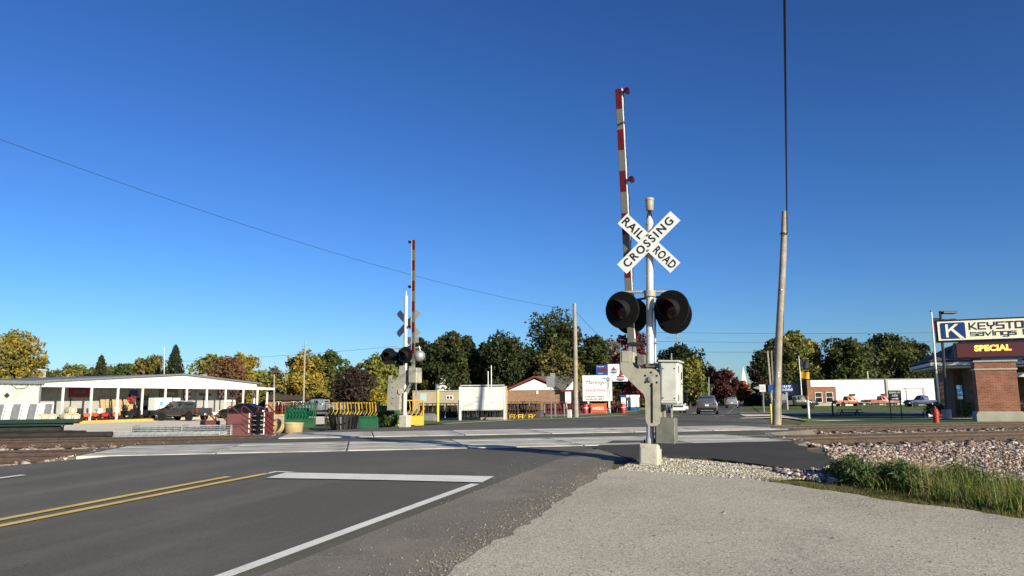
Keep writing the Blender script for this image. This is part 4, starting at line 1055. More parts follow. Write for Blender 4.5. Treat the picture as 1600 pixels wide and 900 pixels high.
    for sg in (-1, 1):
        MB().box((xf - .12, sg * .62, .74 if kind != 'pickup' else .92), (.2, .28, .13), bev=.03).build('headlight', 'plate_white', root)
        q = B.ip(ws[0][0] - .12); MB().box((ws[0][0] - .16, sg * (q[4] + .10), q[3] + .07), (.12, .18, .13), bev=.03).build('mirror', paint, root)
        hx = np.mean([p[0] for p in sides[-1]]) - .3; MB().box((hx, sg * (B.ip(hx)[4] + .012), B.ip(hx)[3] - .1), (.18, .03, .035), bev=.008).build('door_handle', paint, root)
    arches(root, B, wx, r, hw - .004 if kind == 'pickup' else hw + .004)
    for x in wx:
        for sg in (-1, 1): wheel(root, x, sg * (hw - .09), r, .24, rim)
    return root
SH = R(22)                                        # heading of the store front
PK = 'vehicles parked at the farm store'
def lotp(x, y):
    p = Vector((-36.2 + math.sin(SH) * x - math.cos(SH) * y, 60 + math.cos(SH) * x + math.sin(SH) * y, 0)); p.z = H(p.x, p.y) + .035; return p
gp_ = lotp(8.3, -4.4)
gpk = vehicle('pickup', 'dark grey crew cab pickup parked nose-in at the farm store', 'paint_grey', gp_, SH - R(86), PK, 'rim_black', sc_=.9)
vehicle('sedan', 'black sedan with chrome wheels parked nose-in at the farm store', 'paint_black', lotp(16.5, -3.6), SH - R(93), PK)
vehicle('pickup', 'silver crew cab pickup behind the green feeders', 'paint_silver', foot(503, 92, 644), SH - R(96), PK)
DR = 'vehicles driving on the road'
vehicle('suv', 'nearer silver crossover driving away in the right lane', 'paint_silver_suv', foot(1106, 70, 648), H2 - R(1.5), DR, cat='suv')
vehicle('suv', 'smaller farther silver crossover driving away down the road', 'paint_silver', foot(1144, 118, 636), H2, DR, cat='suv')
vehicle('hatchback', 'white car half hidden behind the gate mechanism of the near signal', 'paint_white', foot(1055, 82, 645), H2 + R(165), DR, cat='car')
RP_ = 'old trucks parked by the long white building'
vehicle('pickup', 'black pickup parked behind the leaning utility pole', 'paint_black', foot(1241, 104, 634), R(84), RP_, 'rim_alloy', silverbump=True)
vehicle('pickup', 'orange classic pickup in front of the white wall', 'paint_orange', foot(1327, 128, 630), R(86), RP_, classic=True)
vehicle('pickup', 'bright red orange classic pickup partly behind the black notice sign', 'paint_red_orange', foot(1380, 126, 630), R(88), RP_, classic=True)
vehicle('pickup', 'blue classic pickup at the right end of the white wall', 'paint_blue', foot(1441, 112, 630), R(268), RP_, classic=True)
vehicle('sedan', 'dark car parked far down the left side of the road', 'paint_black', foot(1084, 150, 634), H2, DR)
vehicle('suv', 'dark vehicle far down the road under the orange tree', 'paint_grey', foot(1168, 190, 632), H2, DR, cat='suv')
tr = foot(1356, 128, 630)
fb_ = thing('flatbed_trailer', 'dark flatbed trailer between the two orange pickups', 'trailer', tr, R(4))
MB().box((0, 0, .75), (2.6, 1.9, .16)).build('deck', 'wood_old', fb_); MB().box((0, -.95, .98), (2.6, .05, .3)).build('side_rail', 'dark_metal', fb_)
for x in (-.5, .5): wheel(fb_, x, -.8, .36, .2, 'rim_alloy')
# ------------------------------------------------------------------ farm store (front runs along heading SH from its left canopy post)
S0 = Vector((-36.2, 60.0, 0.0))
FL = .10                                          # floor of the canopy walk
store = thing('farm_store', 'long white metal farm store with a columned canopy and low gable', 'store', S0, R(90) - SH)
# local +X runs along the front (away from the camera), local +Y to the left, into the building
MB().box((10.2, 2.1, FL - .06), (26.5, 4.6, .3)).build('walkway_slab', 'kerb_concrete', store)
BEAM = 2.92; WALL = 2.9
def corr(mb, x0, x1, y, z0, z1, pitch=.28, dep=.03, ztop=None):
    n = int((x1 - x0) / pitch); pts = []
    for i in range(n):
        a = x0 + (x1 - x0) * i / n; w = (x1 - x0) / n
        pts += [(a, 0), (a + w * .60, 0), (a + w * .68, -dep), (a + w * .92, -dep)]
    pts.append((x1, 0))
    k = len(mb.v)
    for x, d in pts:
        zt = ztop(x) if ztop else z1
        mb.v += [(x, y + d, z0), (x, y + d, zt)]
    for i in range(len(pts) - 1): mb.f.append((k + 2 * i, k + 2 * i + 2, k + 2 * i + 3, k + 2 * i + 1))
    return mb
gab = lambda x: 4.22 - abs(x - 12.2) * (.80 / 12.2)
corr(MB(), -2.4, 22.6, WALL, FL, 3.3).build('front_wall', 'wall_grey', store)
MB().box((10.1, WALL + .12, 1.7), (24.9, .2, 3.2)).build('wall_backing', 'wall_grey', store)
corr(MB(), -1.9, 22.4, -.05, BEAM + .24, 0, .30, .022, gab).build('gable_siding', 'corrugated', store)
MB().prism([(-1.9, BEAM + .1), (22.4, BEAM + .1), (22.4, gab(22.4) - .02), (12.2, gab(12.2) - .02), (-1.9, gab(-1.9) - .02)], -.01, .05).build('gable_backing', 'white_clean', store)
MB().box((11.6, -.06, BEAM + .12), (27.2, .2, .24)).build('canopy_beam', 'white_clean', store)
MB().box((11.0, 1.45, BEAM + .30), (25.6, 2.9, .05)).build('canopy_ceiling', 'wall_grey', store)
ro = MB().prism([(-2.6, gab(-2.6)), (12.2, gab(12.2)), (23.0, gab(23.0)), (23.0, gab(23.0) + .14), (12.2, gab(12.2) + .14), (-2.6, gab(-2.6) + .14)], -.30, 22).build('roof', 'roof_edge', store)
MB().box((16.0, 1.2, gab(16) + .28), (.5, .5, .35)).build('roof_vent', 'galv', ro)
for x in list(np.arange(0, 21, 2.555)): MB().box((x, -.02, (FL + BEAM) / 2), (.15, .15, BEAM - FL), bev=.01).build('canopy_post', 'white_clean', store)
for x, y in ((22.6, -.02), (24.9, .6), (24.9, 2.4)): MB().box((x, y, (FL + BEAM) / 2 + .1), (.15, .15, BEAM - FL)).build('canopy_post', 'white_clean', store)
MB().box((23.7, 1.3, BEAM + .12), (2.8, 2.8, .18)).build('canopy_end', 'white_clean', store)
for x in (-.55, 2.9, 6.0, 17.9, 20.2, 15.3): MB().box((x, WALL - .05, 1.1), (.08, .06, 2.0)).build('downpipe', 'dark_metal', store)
MB().box((9.85, WALL - .05, 1.25), (2.3, .08, 2.3)).build('entrance', 'glass_dark', store)
# left wing: corrugated wall flush with the canopy front, running out of the frame
lw = MB(); corr(lw, -13, -2.05, -.12, -.2, 3.18, .40, .085); lw.build('wing_wall', 'wing_metal', store)
MB().box((-2.02, 1.3, 1.6), (.12, 2.9, 3.1)).build('wing_return_wall', 'wall_grey', store)
MB().box((-7.5, 2.6, 3.27), (11.2, 6.2, .16)).box((-7.5, -.44, 3.22), (11.2, .08, .20)).build('wing_roof', 'roof_edge', store)
MB().box((-2.05, -.17, 1.5), (.16, .08, 3.3)).build('corner_trim', 'roof_edge', store)
MB().box((-4.6, -.2, 2.25), (.30, .04, .30), ry=R(45)).build('diamond_placard', 'dark_metal', store)
MB().tube([(-4.3, -.2, 3.0), (-3.9, -.25, 2.75), (-3.3, -.25, 2.8), (-3.0, -.2, 3.05)], .02, 5).build('loose_cable', 'cable', store)
def sloc(x, y, z=0): 
    return store.matrix_basis @ Vector((x, y, z)) if False else Vector((S0.x + math.sin(SH) * x - math.cos(SH) * y, S0.y + math.cos(SH) * x + math.sin(SH) * y, z))
SRZ = R(90) - SH
# kerb, painted yellow, in pieces
for a, b_, lab in ((.6, 10.5, 'long yellow kerb along the left half of the store walk'), (15.1, 18.1, 'short yellow kerb between the grey pickup and black sedan'), (23.6, 30, 'yellow kerb at the right end of the store canopy')):
    o = MB().box(((b_ - a) / 2, 0, .07), (b_ - a, .32, .30), bev=.03).build('kerb', 'yellow_paint'); o.location = sloc(a, -.75); o.rotation_euler = (0, 0, SRZ); tag(o, lab, 'kerb', 'yellow kerbs at the farm store')
o = MB().box((0, 0, .05), (4, .3, .26), bev=.03).build('kerb', 'kerb_concrete'); o.location = sloc(-1.6, -.75); o.rotation_euler = (0, 0, SRZ); tag(o, 'bare concrete kerb left of the yellow store kerb', 'kerb')
# wall signs
def wsign(label, x, z, w, h, mat, txt=None, tm='sign_white', ts=.3, shear=0, extra=None):
    root = thing('wall_sign', label, 'sign', sloc(x, WALL - .09, 0), SRZ, 'signs on the store wall')
    MB().box((0, 0, z), (w, .05, h), bev=.008).build('panel', mat, root)
    if txt: text('lettering', txt, ts, tm, root, (0, -.03, z), shear=shear, bold=ts * .03)
    return root
wsign('red sign with STIHL in grey letters under the canopy', 3.65, 2.62, 1.9, .95, 'sign_red', 'STIHL', 'silver_reflective', .42, .25)
wsign('white notice high on the wall at the left canopy end', -1.05, 2.45, .95, .8, 'white_clean', 'NOTICE', 'ink', .17)
nt_s = wsign('pale sign with an arched top and dark lettering behind the pickup bed', 18.0, 2.45, 2.6, .55, 'wall_grey', 'Nutrena', 'ink', .50)
MB().prism([(1.2 * math.cos(R(a)), .55 * math.sin(R(a)) + 2.72) for a in range(0, 181, 15)], -.02, .02).build('arch', 'wall_grey', nt_s)
def checker(label, x):
    r_ = wsign(label, x, 2.45, .95, .95, 'sign_red')
    for i in range(3):
        for j in range(3):
            if (i + j) % 2 == 0: MB().box((-.26 + .26 * i, -.03, 2.19 + .26 * j), (.25, .012, .25)).build('white_square', 'white_clean', r_)
checker('red sign with white squares left of the lettered arch sign', 15.6); checker('red sign with white squares right of the lettered arch sign', 20.3)
xs_ = wsign('grey sign with a red crossed emblem above the black sedan', 21.9, 2.5, 1.5, .95, 'wall_grey')
for a in (.8, -.8): MB().box((-.2, -.03, 2.5), (.9, .012, .14), ry=a).box((.25, -.03, 2.5), (.9, .012, .14), ry=a).build('emblem', 'red_trim', xs_)
wsign('small blue sign above the store door', 9.2, 2.5, .9, .55, 'sign_blue'); wsign('small yellow sign right of the blue door sign', 10.4, 2.6, .62, .62, 'yellow_paint')
wsign('dark sign with pale lettering above the grey pickup cab', 13.3, 2.5, 2.2, .9, 'counter_grey', 'FEED & SEED', 'sign_back', .26)
wsign('low white hoarding above the black sedan', 21.5, 1.75, 1.6, .26, 'white_clean')
# goods: barrels on a low red rack
rk = thing('steel_rack', 'low dark red rack carrying the cream barrels', 'rack', sloc(-1.3, -1.15, .02), SRZ)
MB().box((0, 0, .18), (3.9, .95, .10)).build('deck', 'equipment_red', rk)
for x in (-1.7, 1.7):
    for y in (-.4, .4): MB().box((x, y, .06), (.1, .1, .18)).build('leg', 'equipment_red', rk)
def barrel(label, x, z, rot):
    root = thing('barrel', label, 'barrel', sloc(x, -1.15, z), SRZ + rot, 'cream barrels on the red rack')
    MB().lathe([(.27, -.43), (.30, -.42), (.315, -.2), (.315, .2), (.30, .42), (.27, .43)], 20, axis='Y').build('drum', 'barrel_cream', root, True)
    MB().lathe([(.0, -.425), (.262, -.432), (.262, -.40)], 20, axis='Y').build('end_board', 'barrel_end', root)
    MB().lathe([(.262, -.445), (.30, -.445), (.30, -.425)], 20, axis='Y', cap=False).build('rim', 'barrel_cream', root)
for k, (x, z, ro_) in enumerate(((-2.35, .55, R(-70)), (-1.6, .55, R(-35)), (-.45, .55, R(-12)), (.22, .55, R(-12)), (-.10, 1.07, R(-12)))):
    barrel(('barrel lying side-on at the left end of the red rack', 'half turned barrel second from the left on the red rack', 'left barrel of the three-barrel pyramid on the red rack', 'right barrel of the three-barrel pyramid on the red rack', 'top barrel of the three-barrel pyramid on the red rack')[k], x, z, ro_)
# mowers in a row
def mower(label, x, y, rot, col):
    root = thing('riding_mower', label, 'mower', sloc(x, y, FL + .09), SRZ + rot, 'riding mowers under the canopy')
    MB().box((0, 0, .30), (1.1, .55, .16), bev=.04).build('frame', 'black', root)
    MB().box((.55, 0, .45), (.62, .52, .34), bev=.08).build('bonnet', col, root)
    MB().box((.05, 0, .2), (.62, 1.0, .16), bev=.05).build('mower_deck', col, root)
    MB().box((-.32, 0, .60), (.42, .42, .10), bev=.03).box((-.52, 0, .82), (.10, .40, .40), ry=-.15, bev=.03).build('seat', 'white_clean' if col == 'mower_orange' else 'black', root)
    MB().tube([(.30, 0, .55), (.12, 0, .85)], .02).tube([(.12 + .03, .16 * math.cos(a), .87 + .05 * math.sin(a)) for a in np.linspace(0, 6.28, 13)], .015, 5).build('steering', 'black', root)
    for xx, rr in ((-.45, .27), (.62, .19)):
        for sg in (-1, 1): wheel(root, xx, sg * .42, rr, .2, 'rim_alloy')
mw = ('first riding mower from the left under the STIHL sign', 'second riding mower from the left under the STIHL sign', 'third riding mower from the left in the canopy row', 'fourth riding mower from the left beside a canopy post', 'fifth riding mower from the left near the wooden panels', 'rightmost riding mower, in front of the wooden panels')
for k in range(6): mower(mw[k], 1.0 + .93 * k, .65, R(-150 + 9 * (k % 3)), 'mower_orange' if k % 3 != 1 else 'red_machine')
# wooden panels leaning on the wall
for k, x in enumerate((5.75, 6.25, 6.95, 7.45, 8.15, 8.55, 8.95)):
    root = thing('wooden_panel', '%s timber panel from the left leaning on the store wall' % ('first', 'second', 'third', 'fourth', 'fifth', 'sixth', 'seventh')[k], 'timber panel', sloc(x, 2.15, FL + .09), SRZ, 'timber panels on the store wall')
    h = (1.95, 2.15, 1.9, 2.0, 1.9, 2.0, 2.15)[k]
    for j in range(3): MB().box((-.16 + .16 * j, .26, h / 2), (.145, .03, h), rx=R(-11)).build('board', 'wood_light', root)
    MB().box((0, .22, h * .3), (.48, .03, .08), rx=R(-11)).box((0, .36, h * .8), (.48, .03, .08), rx=R(-11)).build('batten', 'wood_light', root)
# hanging flowers, dark trailers/carts, freezers, drink machine
hf = thing('flower_basket', 'hanging basket of red flowers beside a canopy post', 'flower basket', sloc(7.0, .5, 1.75), SRZ)
MB().lathe([(.12, -.25), (.25, 0), (.26, .03)], 12).build('pot', 'leaf_green_plain', hf)
P = rng.normal(0, .16, (160, 3)) + np.array([0, 0, .12]); leaves(P, .07, [(.45, .02, .05), (.5, .04, .07), (.35, .02, .03)], 'blossom', hf)
MB().tube([(0, 0, .1), (0, 0, 1.3)], .008, 4).build('hook_wire', 'cable', hf)
def cart(label, x, y, mat='black'):
    root = thing('dump_cart', label, 'cart', sloc(x, y, FL + .09), SRZ, 'dump carts under the canopy')
    MB().prism([(-.55, .75), (.6, .75), (.45, .32), (-.4, .32)], -.38, .38).build('tub', mat, root)
    for sg in (-1, 1): wheel(root, -.15, sg * .42, .2, .12, 'rim_alloy')
    MB().beam((.4, 0, .35), (1.1, 0, .25), .05).build('drawbar', 'dark_metal', root)
cart('left black dump cart before the timber panels', 6.6, .3); cart('middle black dump cart before the timber panels', 7.8, .3); cart('right black dump cart beside the white freezers', 9.0, .2)
gr = thing('kettle_grill', 'round black kettle grill among the timber panels', 'grill', sloc(8.2, 1.2, FL + .09), SRZ)
MB().lathe([(0, .72), (.2, .76), (.3, .95), (.31, 1.05), (.24, 1.22), (.0, 1.3)], 16).build('bowl', 'black', gr, True)
for a in (0, 2.1, 4.2): MB().beam((.18 * math.cos(a), .18 * math.sin(a), .85), (.3 * math.cos(a), .3 * math.sin(a), 0), .03).build('leg', 'black', gr)
for k, x in enumerate((9.55, 10.55)):
    root = thing('ice_freezer', ('left white ice freezer outside the store door', 'right white ice freezer outside the store door')[k], 'freezer', sloc(x, .35, FL + .09), SRZ, 'ice freezers outside the store')
    MB().box((0, 0, .95), (.95, .85, 1.85), bev=.03).build('cabinet', 'white_clean', root)
    for xx in (-.23, .23): MB().box((xx, -.44, 1.0), (.42, .04, 1.45), bev=.01).build('door', 'white_clean', root)
    MB().box((.2, -.47, 1.35), (.3, .01, .35)).build('ice_label', 'sign_lightblue', root); MB().box((-.02, -.48, 1.0), (.03, .04, .3)).build('handle', 'dark_metal', root)
dm = thing('vending_machine', 'red and grey vending machine at the store door', 'vending machine', sloc(11.7, .45, FL + .09), SRZ)
MB().box((0, 0, .95), (.9, .8, 1.9), bev=.03).build('cabinet', 'galv', dm); MB().box((0, -.41, 1.15), (.74, .03, .75), bev=.01).build('front_panel', 'red_machine', dm); MB().box((0, -.41, .45), (.6, .03, .3)).build('hatch', 'black', dm); MB().box((0, -.41, 1.68), (.74, .03, .22)).build('header', 'white_clean', dm)
for k, (x, lab) in enumerate(((14.3, 'left pallet of tan feed bags behind the grey pickup'), (15.4, 'right pallet of tan feed bags behind the grey pickup'))):
    root = thing('bag_pallet', lab, 'pallet', sloc(x, 1.3, FL + .09), SRZ, 'pallets of feed bags')
    MB().box((0, 0, .06), (1.1, 1.0, .12)).build('pallet', 'wood_light', root)
    for j in range(5): MB().box((random.uniform(-.04, .04), 0, .20 + .17 * j), (1.05, .95, .16), bev=.05).build('bag_layer', 'tub_tan', root)
for k, (x, lab) in enumerate(((16.9, 'left white trough lying by the store wall'), (18.3, 'right white trough lying by the store wall'))):
    root = thing('water_trough', lab, 'trough', sloc(x, .5, FL + .09), SRZ, 'white troughs'); MB().prism([(-.55, .42), (.55, .42), (.45, 0), (-.45, 0)], -.3, .3).build('tub', 'white_clean', root); MB().box((0, 0, .43), (1.2, .7, .04)).build('rim', 'white_clean', root)
# white stock panels leaning in the left foreground of the lot
for k in range(4):
    root = thing('leaning_panel', '%s white steel gate panel leaning against the corrugated wing' % ('first', 'second', 'third', 'fourth')[k], 'gate panel', sloc(-6.9 + 1.25 * k, -1.5, 0), SRZ, 'white panels leaning on the wing wall')
    mx = Matrix.Rotation(R(-24), 4, 'X') @ Matrix(((1, 0, .42, 0), (0, 1, 0, 0), (0, 0, 1, 0), (0, 0, 0, 1)))
    for x in (0, 1.1): MB().box((x, 0, .9), (.07, .07, 1.8)).xf(mx).build('upright', 'white_clean', root)
    for z in (.03, 1.78): MB().box((.55, 0, z), (1.1, .06, .06)).xf(mx).build('cross_bar', 'white_clean', root)
    for j in range(4): MB().box((.10 + .10 * j, -.01, .9), (.06, .03, 1.7)).xf(mx).build('slat', 'white_clean', root)
    MB().box((.78, .01, .9), (.56, .02, 1.7)).xf(mx).build('mesh_sheet', 'roof_edge', root)
# black posts stacked by the far track, with green steel posts and stakes on top
def log(label, p, L, r_, hd):
    o = MB().lathe([(r_ * .96, -L / 2), (r_, -L / 2 + .03), (r_, L / 2 - .03), (r_ * .96, L / 2)], 12, axis='X').build('timber_post', 'creosote', None, True)
    o.location = p; o.rotation_euler = (0, 0, R(90) - hd); tag(o, label, 'timber post', 'black creosoted posts stacked by the track')
TR = R(90) - TH
rows = (('bottom', .06, 7), ('second', .22, 6), ('top', .37, 5))
names_ = ('frontmost', 'second from front', 'third from front', 'fourth from front', 'fifth from front', 'sixth from front', 'rearmost')
for ri, (rn, z, n) in enumerate(rows):
    for j in range(n):
        s = 24.55 + .10 * ri + .20 * j; t = -11.7 + random.uniform(-.35, .35)
        x, y = xy(s, t); log('black post in the %s layer of the stack, %s' % (rn, names_[j]), (x, y, H(*xy(25, -12)) + z), 6.6 if ri < 2 else 5.9, .095, TR)
for j in range(4):
    x, y = xy(24.3 + .05 * j, -10.4 + .1 * j)
    log('short black post end at the foot of the stack, %s' % names_[j], (x + .9 * (j % 2), y, H(x, y) + .10 + .12 * (j > 1)), 4.2, .085, TR)
zt_ = H(*xy(25, -12)) + .50
for j in range(9):
    a = xy(24.6 + .12 * (j % 5), -15.5); b_ = xy(24.6 + .12 * ((j * 3) % 5), -8.4 + random.uniform(-.2, .2))
    o = MB().beam((a[0], a[1], 0), (b_[0], b_[1], 0), .05, .03).beam((a[0], a[1], .015), (b_[0], b_[1], .015), .012, .04).build('steel_fence_post', 'post_green'); o.location.z = zt_ + .03 * (j // 4) + .01 * j
    tag(o, 'green steel fence post lying on the black posts, %s of nine' % ('first', 'second', 'third', 'fourth', 'fifth', 'sixth', 'seventh', 'eighth', 'last')[j], 'fence post', 'green steel fence posts on the stack')
for k, px_ in enumerate((17, 48, 63, 78, 98)):
    p = at(px_, 680, 22.9); o = MB().beam((0, 0, -.5), (random.uniform(-.06, .03), 0, .40), .028).build('stake', 'creosote'); o.location = p; tag(o, 'upright dark stake at the post stack, %s from the left' % ('first', 'second', 'third', 'fourth', 'fifth')[k], 'stake', 'stakes holding the post stack')
# flat bundle of galvanised stock mesh
def mesh_bundle(label, pa, pb, w, h, nz):
    a, b_ = Vector(pa), Vector(pb); d = (b_ - a); L = d.length; root = thing('mesh_bundle', label, 'mesh panels', a, math.atan2(d.y, d.x), 'galvanised mesh bundles')
    for k in range(nz):
        z = .04 + h * k / nz; mb = MB()
        for j in range(7): mb.beam((0, w * j / 6, z), (L, w * j / 6, z), .016)
        for j in range(int(L / .22) + 1): mb.beam((j * .22, 0, z + .012), (j * .22, w, z + .012), .014)
        mb.build('mesh_panel', 'galv', root)
    for x in (.05, L * .5, L - .05): MB().box((x, w / 2, h / 2), (.03, w + .04, h + .04)).build('strap', 'galv', root)
a = ground(160, 688); b_ = ground(340, 684); a = Vector((a.x, max(a.y, xy(24.2, 0)[1] * 0 + a.y), 0))
pa = xy(24.45, -7.6); pb = xy(24.45, -4.1)
mesh_bundle('front bundle of flat galvanised mesh panels beside the far track', (pa[0], pa[1], H(*pa) + .02), (pb[0], pb[1], H(*pb) + .02), 1.1, .20, 5)
pa = xy(25.9, -7.1); pb = xy(25.9, -4.0)
mesh_bundle('rear bundle of flat galvanised mesh panels leaning behind the front one', (pa[0], pa[1], H(*pa) + .05), (pb[0], pb[1], H(*pb) + .05), .9, .34, 6)
# dark red steel feeders standing by the track
def red_feeder(label, px0, px1, Y, h, ribs, hoops, straps=()):
    a, b_ = foot(px0, Y, 680), foot(px1, Y + .35, 680); d = b_ - a; L = d.length
    root = thing('steel_feeder', label, 'feeder', a, math.atan2(d.y, d.x), 'dark red steel feeders')
    MB().box((L / 2, .22, h / 2), (L, .44, h), bev=.012).build('panel', 'equipment_red', root)
    for k in range(ribs[1]):
        MB().box((ribs[0], -.015, h * (.18 + .64 * k / max(1, ribs[1] - 1))), (.5, .05, .045), ry=R(38)).build('rib', 'equipment_red', root)
    MB().box((L / 2, -.005, h * .55), (L * .98, .03, .03)).build('seam', 'equipment_red', root)
    for x in hoops:
        MB().tube([(x, .05, h - .02), (x, .05, h + .18), (x + .06, .05, h + .24), (x + .14, .05, h + .20), (x + .38, .05, h - .02)], .022, 6).build('hoop', 'equipment_red', root, True)
    for x in straps: MB().box((x, -.012, h / 2), (.03, .012, h + .02)).build('strap', 'white_clean', root)
    return root
red_feeder('low dark red steel feeder behind the mesh bundles', 291, 318, 25.6, .28, (.2, 0), ())
red_feeder('small dark red feeder with two hoops beside the mesh', 319, 343, 25.2, .52, (.2, 0), (.02, .38))
red_feeder('large dark red feeder stack with ribs and hoops beside the road', 353, 398, 24.6, .76, (.66, 4), (.02, .45), (.70,))
red_feeder('dark red feeder at the right end of the red stack', 409, 427, 24.9, .80, (.25, 4), (.12,), (.06,))
cs = foot(403, 24.8, 680); fc = thing('coupling_rack', 'dark gap with silver couplings between the red feeders', 'rack', cs, R(8))
MB().box((0, .2, .37), (.26, .3, .74)).build('dark_core', 'black_matt', fc)
for k in range(5):
    for sg in (-1, 1): MB().box((sg * .11, -.0, .08 + .15 * k), (.09, .12, .04), bev=.01).build('coupling', 'galv', fc)
# tan tubs, black tub
def tub(label, px, py, Y, r_, h, mat, slats=False):
    p = foot(px, Y, py); root = thing('stock_tub', label, 'tub', p, 0, 'stock tubs by the far track')
    if not slats:
        MB().lathe([(r_ * .84, 0), (r_ * .9, .02), (r_, h), (r_ * 1.05, h), (r_ * 1.05, h + .04), (r_ * .96, h + .04), (r_ * .8, .06), (0, .05)], 26).build('bowl', mat, root, True)
    return root
tub('tan rubber tub sitting upright by the green feeder', 458, 679, 26.2, .34, .34, 'tub_tan')
t2 = tub('tan tub tipped on its side left of the upright one', 436, 681, 25.9, .27, .16, 'tub_tan'); t2.rotation_euler = (R(66), 0, R(-30)); t2.location.z += .23
bt = thing('bale_feeder', 'black round bale feeder with slatted sides', 'bale feeder', foot(537, 26.2, 675), 0)
MB().lathe([(.52, .52), (.56, .52), (.57, .57), (.52, .57)], 28, cap=False).build('top_ring', 'black', bt); MB().lathe([(.40, .0), (.42, .0), (.42, .05), (.40, .05)], 24, cap=False).build('bottom_ring', 'black', bt)
for k in range(22):
    a = 2 * math.pi * k / 22; MB().beam((.41 * math.cos(a), .41 * math.sin(a), .02), (.53 * math.cos(a), .53 * math.sin(a), .54), .085, .014, up=(math.cos(a), math.sin(a), 0)).build('slat', 'black', bt)
for a in (R(-160), R(-95), R(-20)): MB().beam((.60 * math.cos(a), .60 * math.sin(a), 0), (.60 * math.cos(a), .60 * math.sin(a), .6), .03).build('leg', 'dark_metal', bt)
# green and yellow slant-bar feeders
def bar_feeder(label, px, py, Y, w, hb, ht, mat, lower, rot=0, bars=12, d=.9):
    p = foot(px, Y, py); root = thing('slant_bar_feeder', label, 'feeder', p, rot, 'slant bar feeders')
    if lower:
        for y in (-d / 2, d / 2): MB().box((0, y, hb / 2), (w, .03, hb), bev=.008).build('skirt_panel', mat, root)
        for x in (-w / 2, w / 2): MB().box((x, 0, hb / 2), (.03, d, hb)).build('skirt_panel', mat, root)
    for y in (-d / 2, d / 2):
        MB().tube([(-w / 2, y, hb), (w / 2, y, hb)], .022, 6).tube([(-w / 2, y, ht), (w / 2, y, ht)], .022, 6).build('rail', mat, root)
        for k in range(bars):
            x = -w / 2 + w * (k + .2) / bars
            MB().tube([(x, y, hb), (x + .16, y, hb + (ht - hb) * .45), (x + .12, y, ht)], .016, 5).build('slant_bar', mat, root)
    for x in (-w / 2, w / 2):
        for y in (-d / 2, d / 2): MB().tube([(x, y, 0), (x, y, ht)], .022, 6).build('corner_post', mat, root)
    return root
g1 = bar_feeder('green slant bar feeder behind the tan tubs', 469, 668, 29, 1.05, .32, .92, 'equipment_green', True, R(10), 9)
MB().box((-.10, -.05, .52), (.9, .5, .03), rx=R(52)).build('hay_tray', 'equipment_green', g1)
bar_feeder('green slant bar feeder right of the black bale feeder', 570, 672, 27.2, .95, .36, .36 + .04, 'equipment_green', True, R(6), 0)
bar_feeder('tall dark green slant bar feeder behind the black bale feeder', 560, 668, 29.5, 1.5, .30, .95, 'post_green', False, R(12), 14)
bar_feeder('yellow slant bar feeder behind the black bale feeder', 548, 662, 33, 2.2, .30, .95, 'equipment_yellow', True, R(14), 14)
bar_feeder('yellow slant bar feeder directly behind the far signal mast', 640, 663, 29.5, 1.05, .36, .98, 'equipment_yellow', True, R(8), 6)
hd_ = foot(609, 28.6, 664); hdo = thing('feed_hopper', 'dark green feed hopper half hidden by the shrub', 'hopper', hd_, R(8)); MB().prism([(-.4, .75), (.4, .75), (.3, 0), (-.3, 0)], -.3, .3).build('bin', 'equipment_green', hdo); MB().box((0, 0, .77), (.86, .66, .04)).build('rim', 'equipment_green', hdo)
nb = foot(652, 31, 640); nbo = thing('notice_board', 'small pale blue notice on the yellow feeder frame', 'notice', nb + Vector((.25, 0, 0)), R(-5)); MB().box((0, 0, 1.12), (.27, .02, .32)).build('panel', 'notice_blue', nbo); MB().box((0, .02, .5), (.04, .03, 1.0)).build('post', 'galv', nbo)
# dark stock along the lot behind the blank board
def stack(label, px0, px1, Y, h, mat, n, name='feeder_row'):
    a, b_ = foot(px0, Y, 650), foot(px1, Y, 650); root = thing(name, label, 'feeder', a, 0, 'dark feeders behind the blank board'); L = (b_ - a).length
    for k in range(n):
        x = L * (k + .5) / n; w = L / n * .92
        MB().box((x, .0, h * .5), (w, .7, .04)).box((x, .0, h - .03), (w, .7, .05)).build('frame', mat, root)
        for j in range(5): MB().box((x - w / 2 + w * j / 4, -.33, h / 2), (.05, .05, h), ry=random.uniform(-.25, .25)).build('bar', mat, root)
        MB().box((x, .2, h * .42), (w, .05, h * .9)).build('back_panel', mat, root)
stack('row of dark steel feeders left of the blank board', 655, 715, 52, 1.25, 'dark_feeder', 3)
stack('row of dark steel feeders under the blank board', 716, 788, 50, 1.30, 'dark_feeder', 5)
stack('rusty dark implements right of the blank board', 792, 845, 60, 1.3, 'rust_rail', 3)
stack('row of dark red gates in front of the brick shop', 848, 905, 78, 1.35, 'equipment_red', 3)
stack('dark red gates beyond the silver pickup', 425, 470, 98, 1.3, 'equipment_red', 3)
stack('dark red gates under the farm sign', 905, 925, 84, 1.2, 'equipment_red', 1); stack('dark red gates right of the farm sign', 955, 976, 84, 1.2, 'equipment_red', 2)
for k, (px_, lab) in enumerate(((802, 'left yellow hitch frame on the verge'), (815, 'middle yellow hitch frame on the verge'), (830, 'right yellow hitch frame on the verge'))):
    p = foot(px_, 50, 655); root = thing('hitch_frame', lab, 'implement', p, R(20 * k), 'yellow frames on the verge'); root.scale = (.75, .75, .62)
    MB().beam((-.3, 0, 0), (-.3, 0, .5), .07).beam((.05, 0, 0), (.1, 0, .45), .07).beam((-.3, 0, .48), (.2, 0, .48), .07).beam((-.3, 0, .25), (.0, 0, .28), .06).beam((.1, .1, .05), (.4, -.1, .5), .06).build('frame', 'equipment_yellow', root)
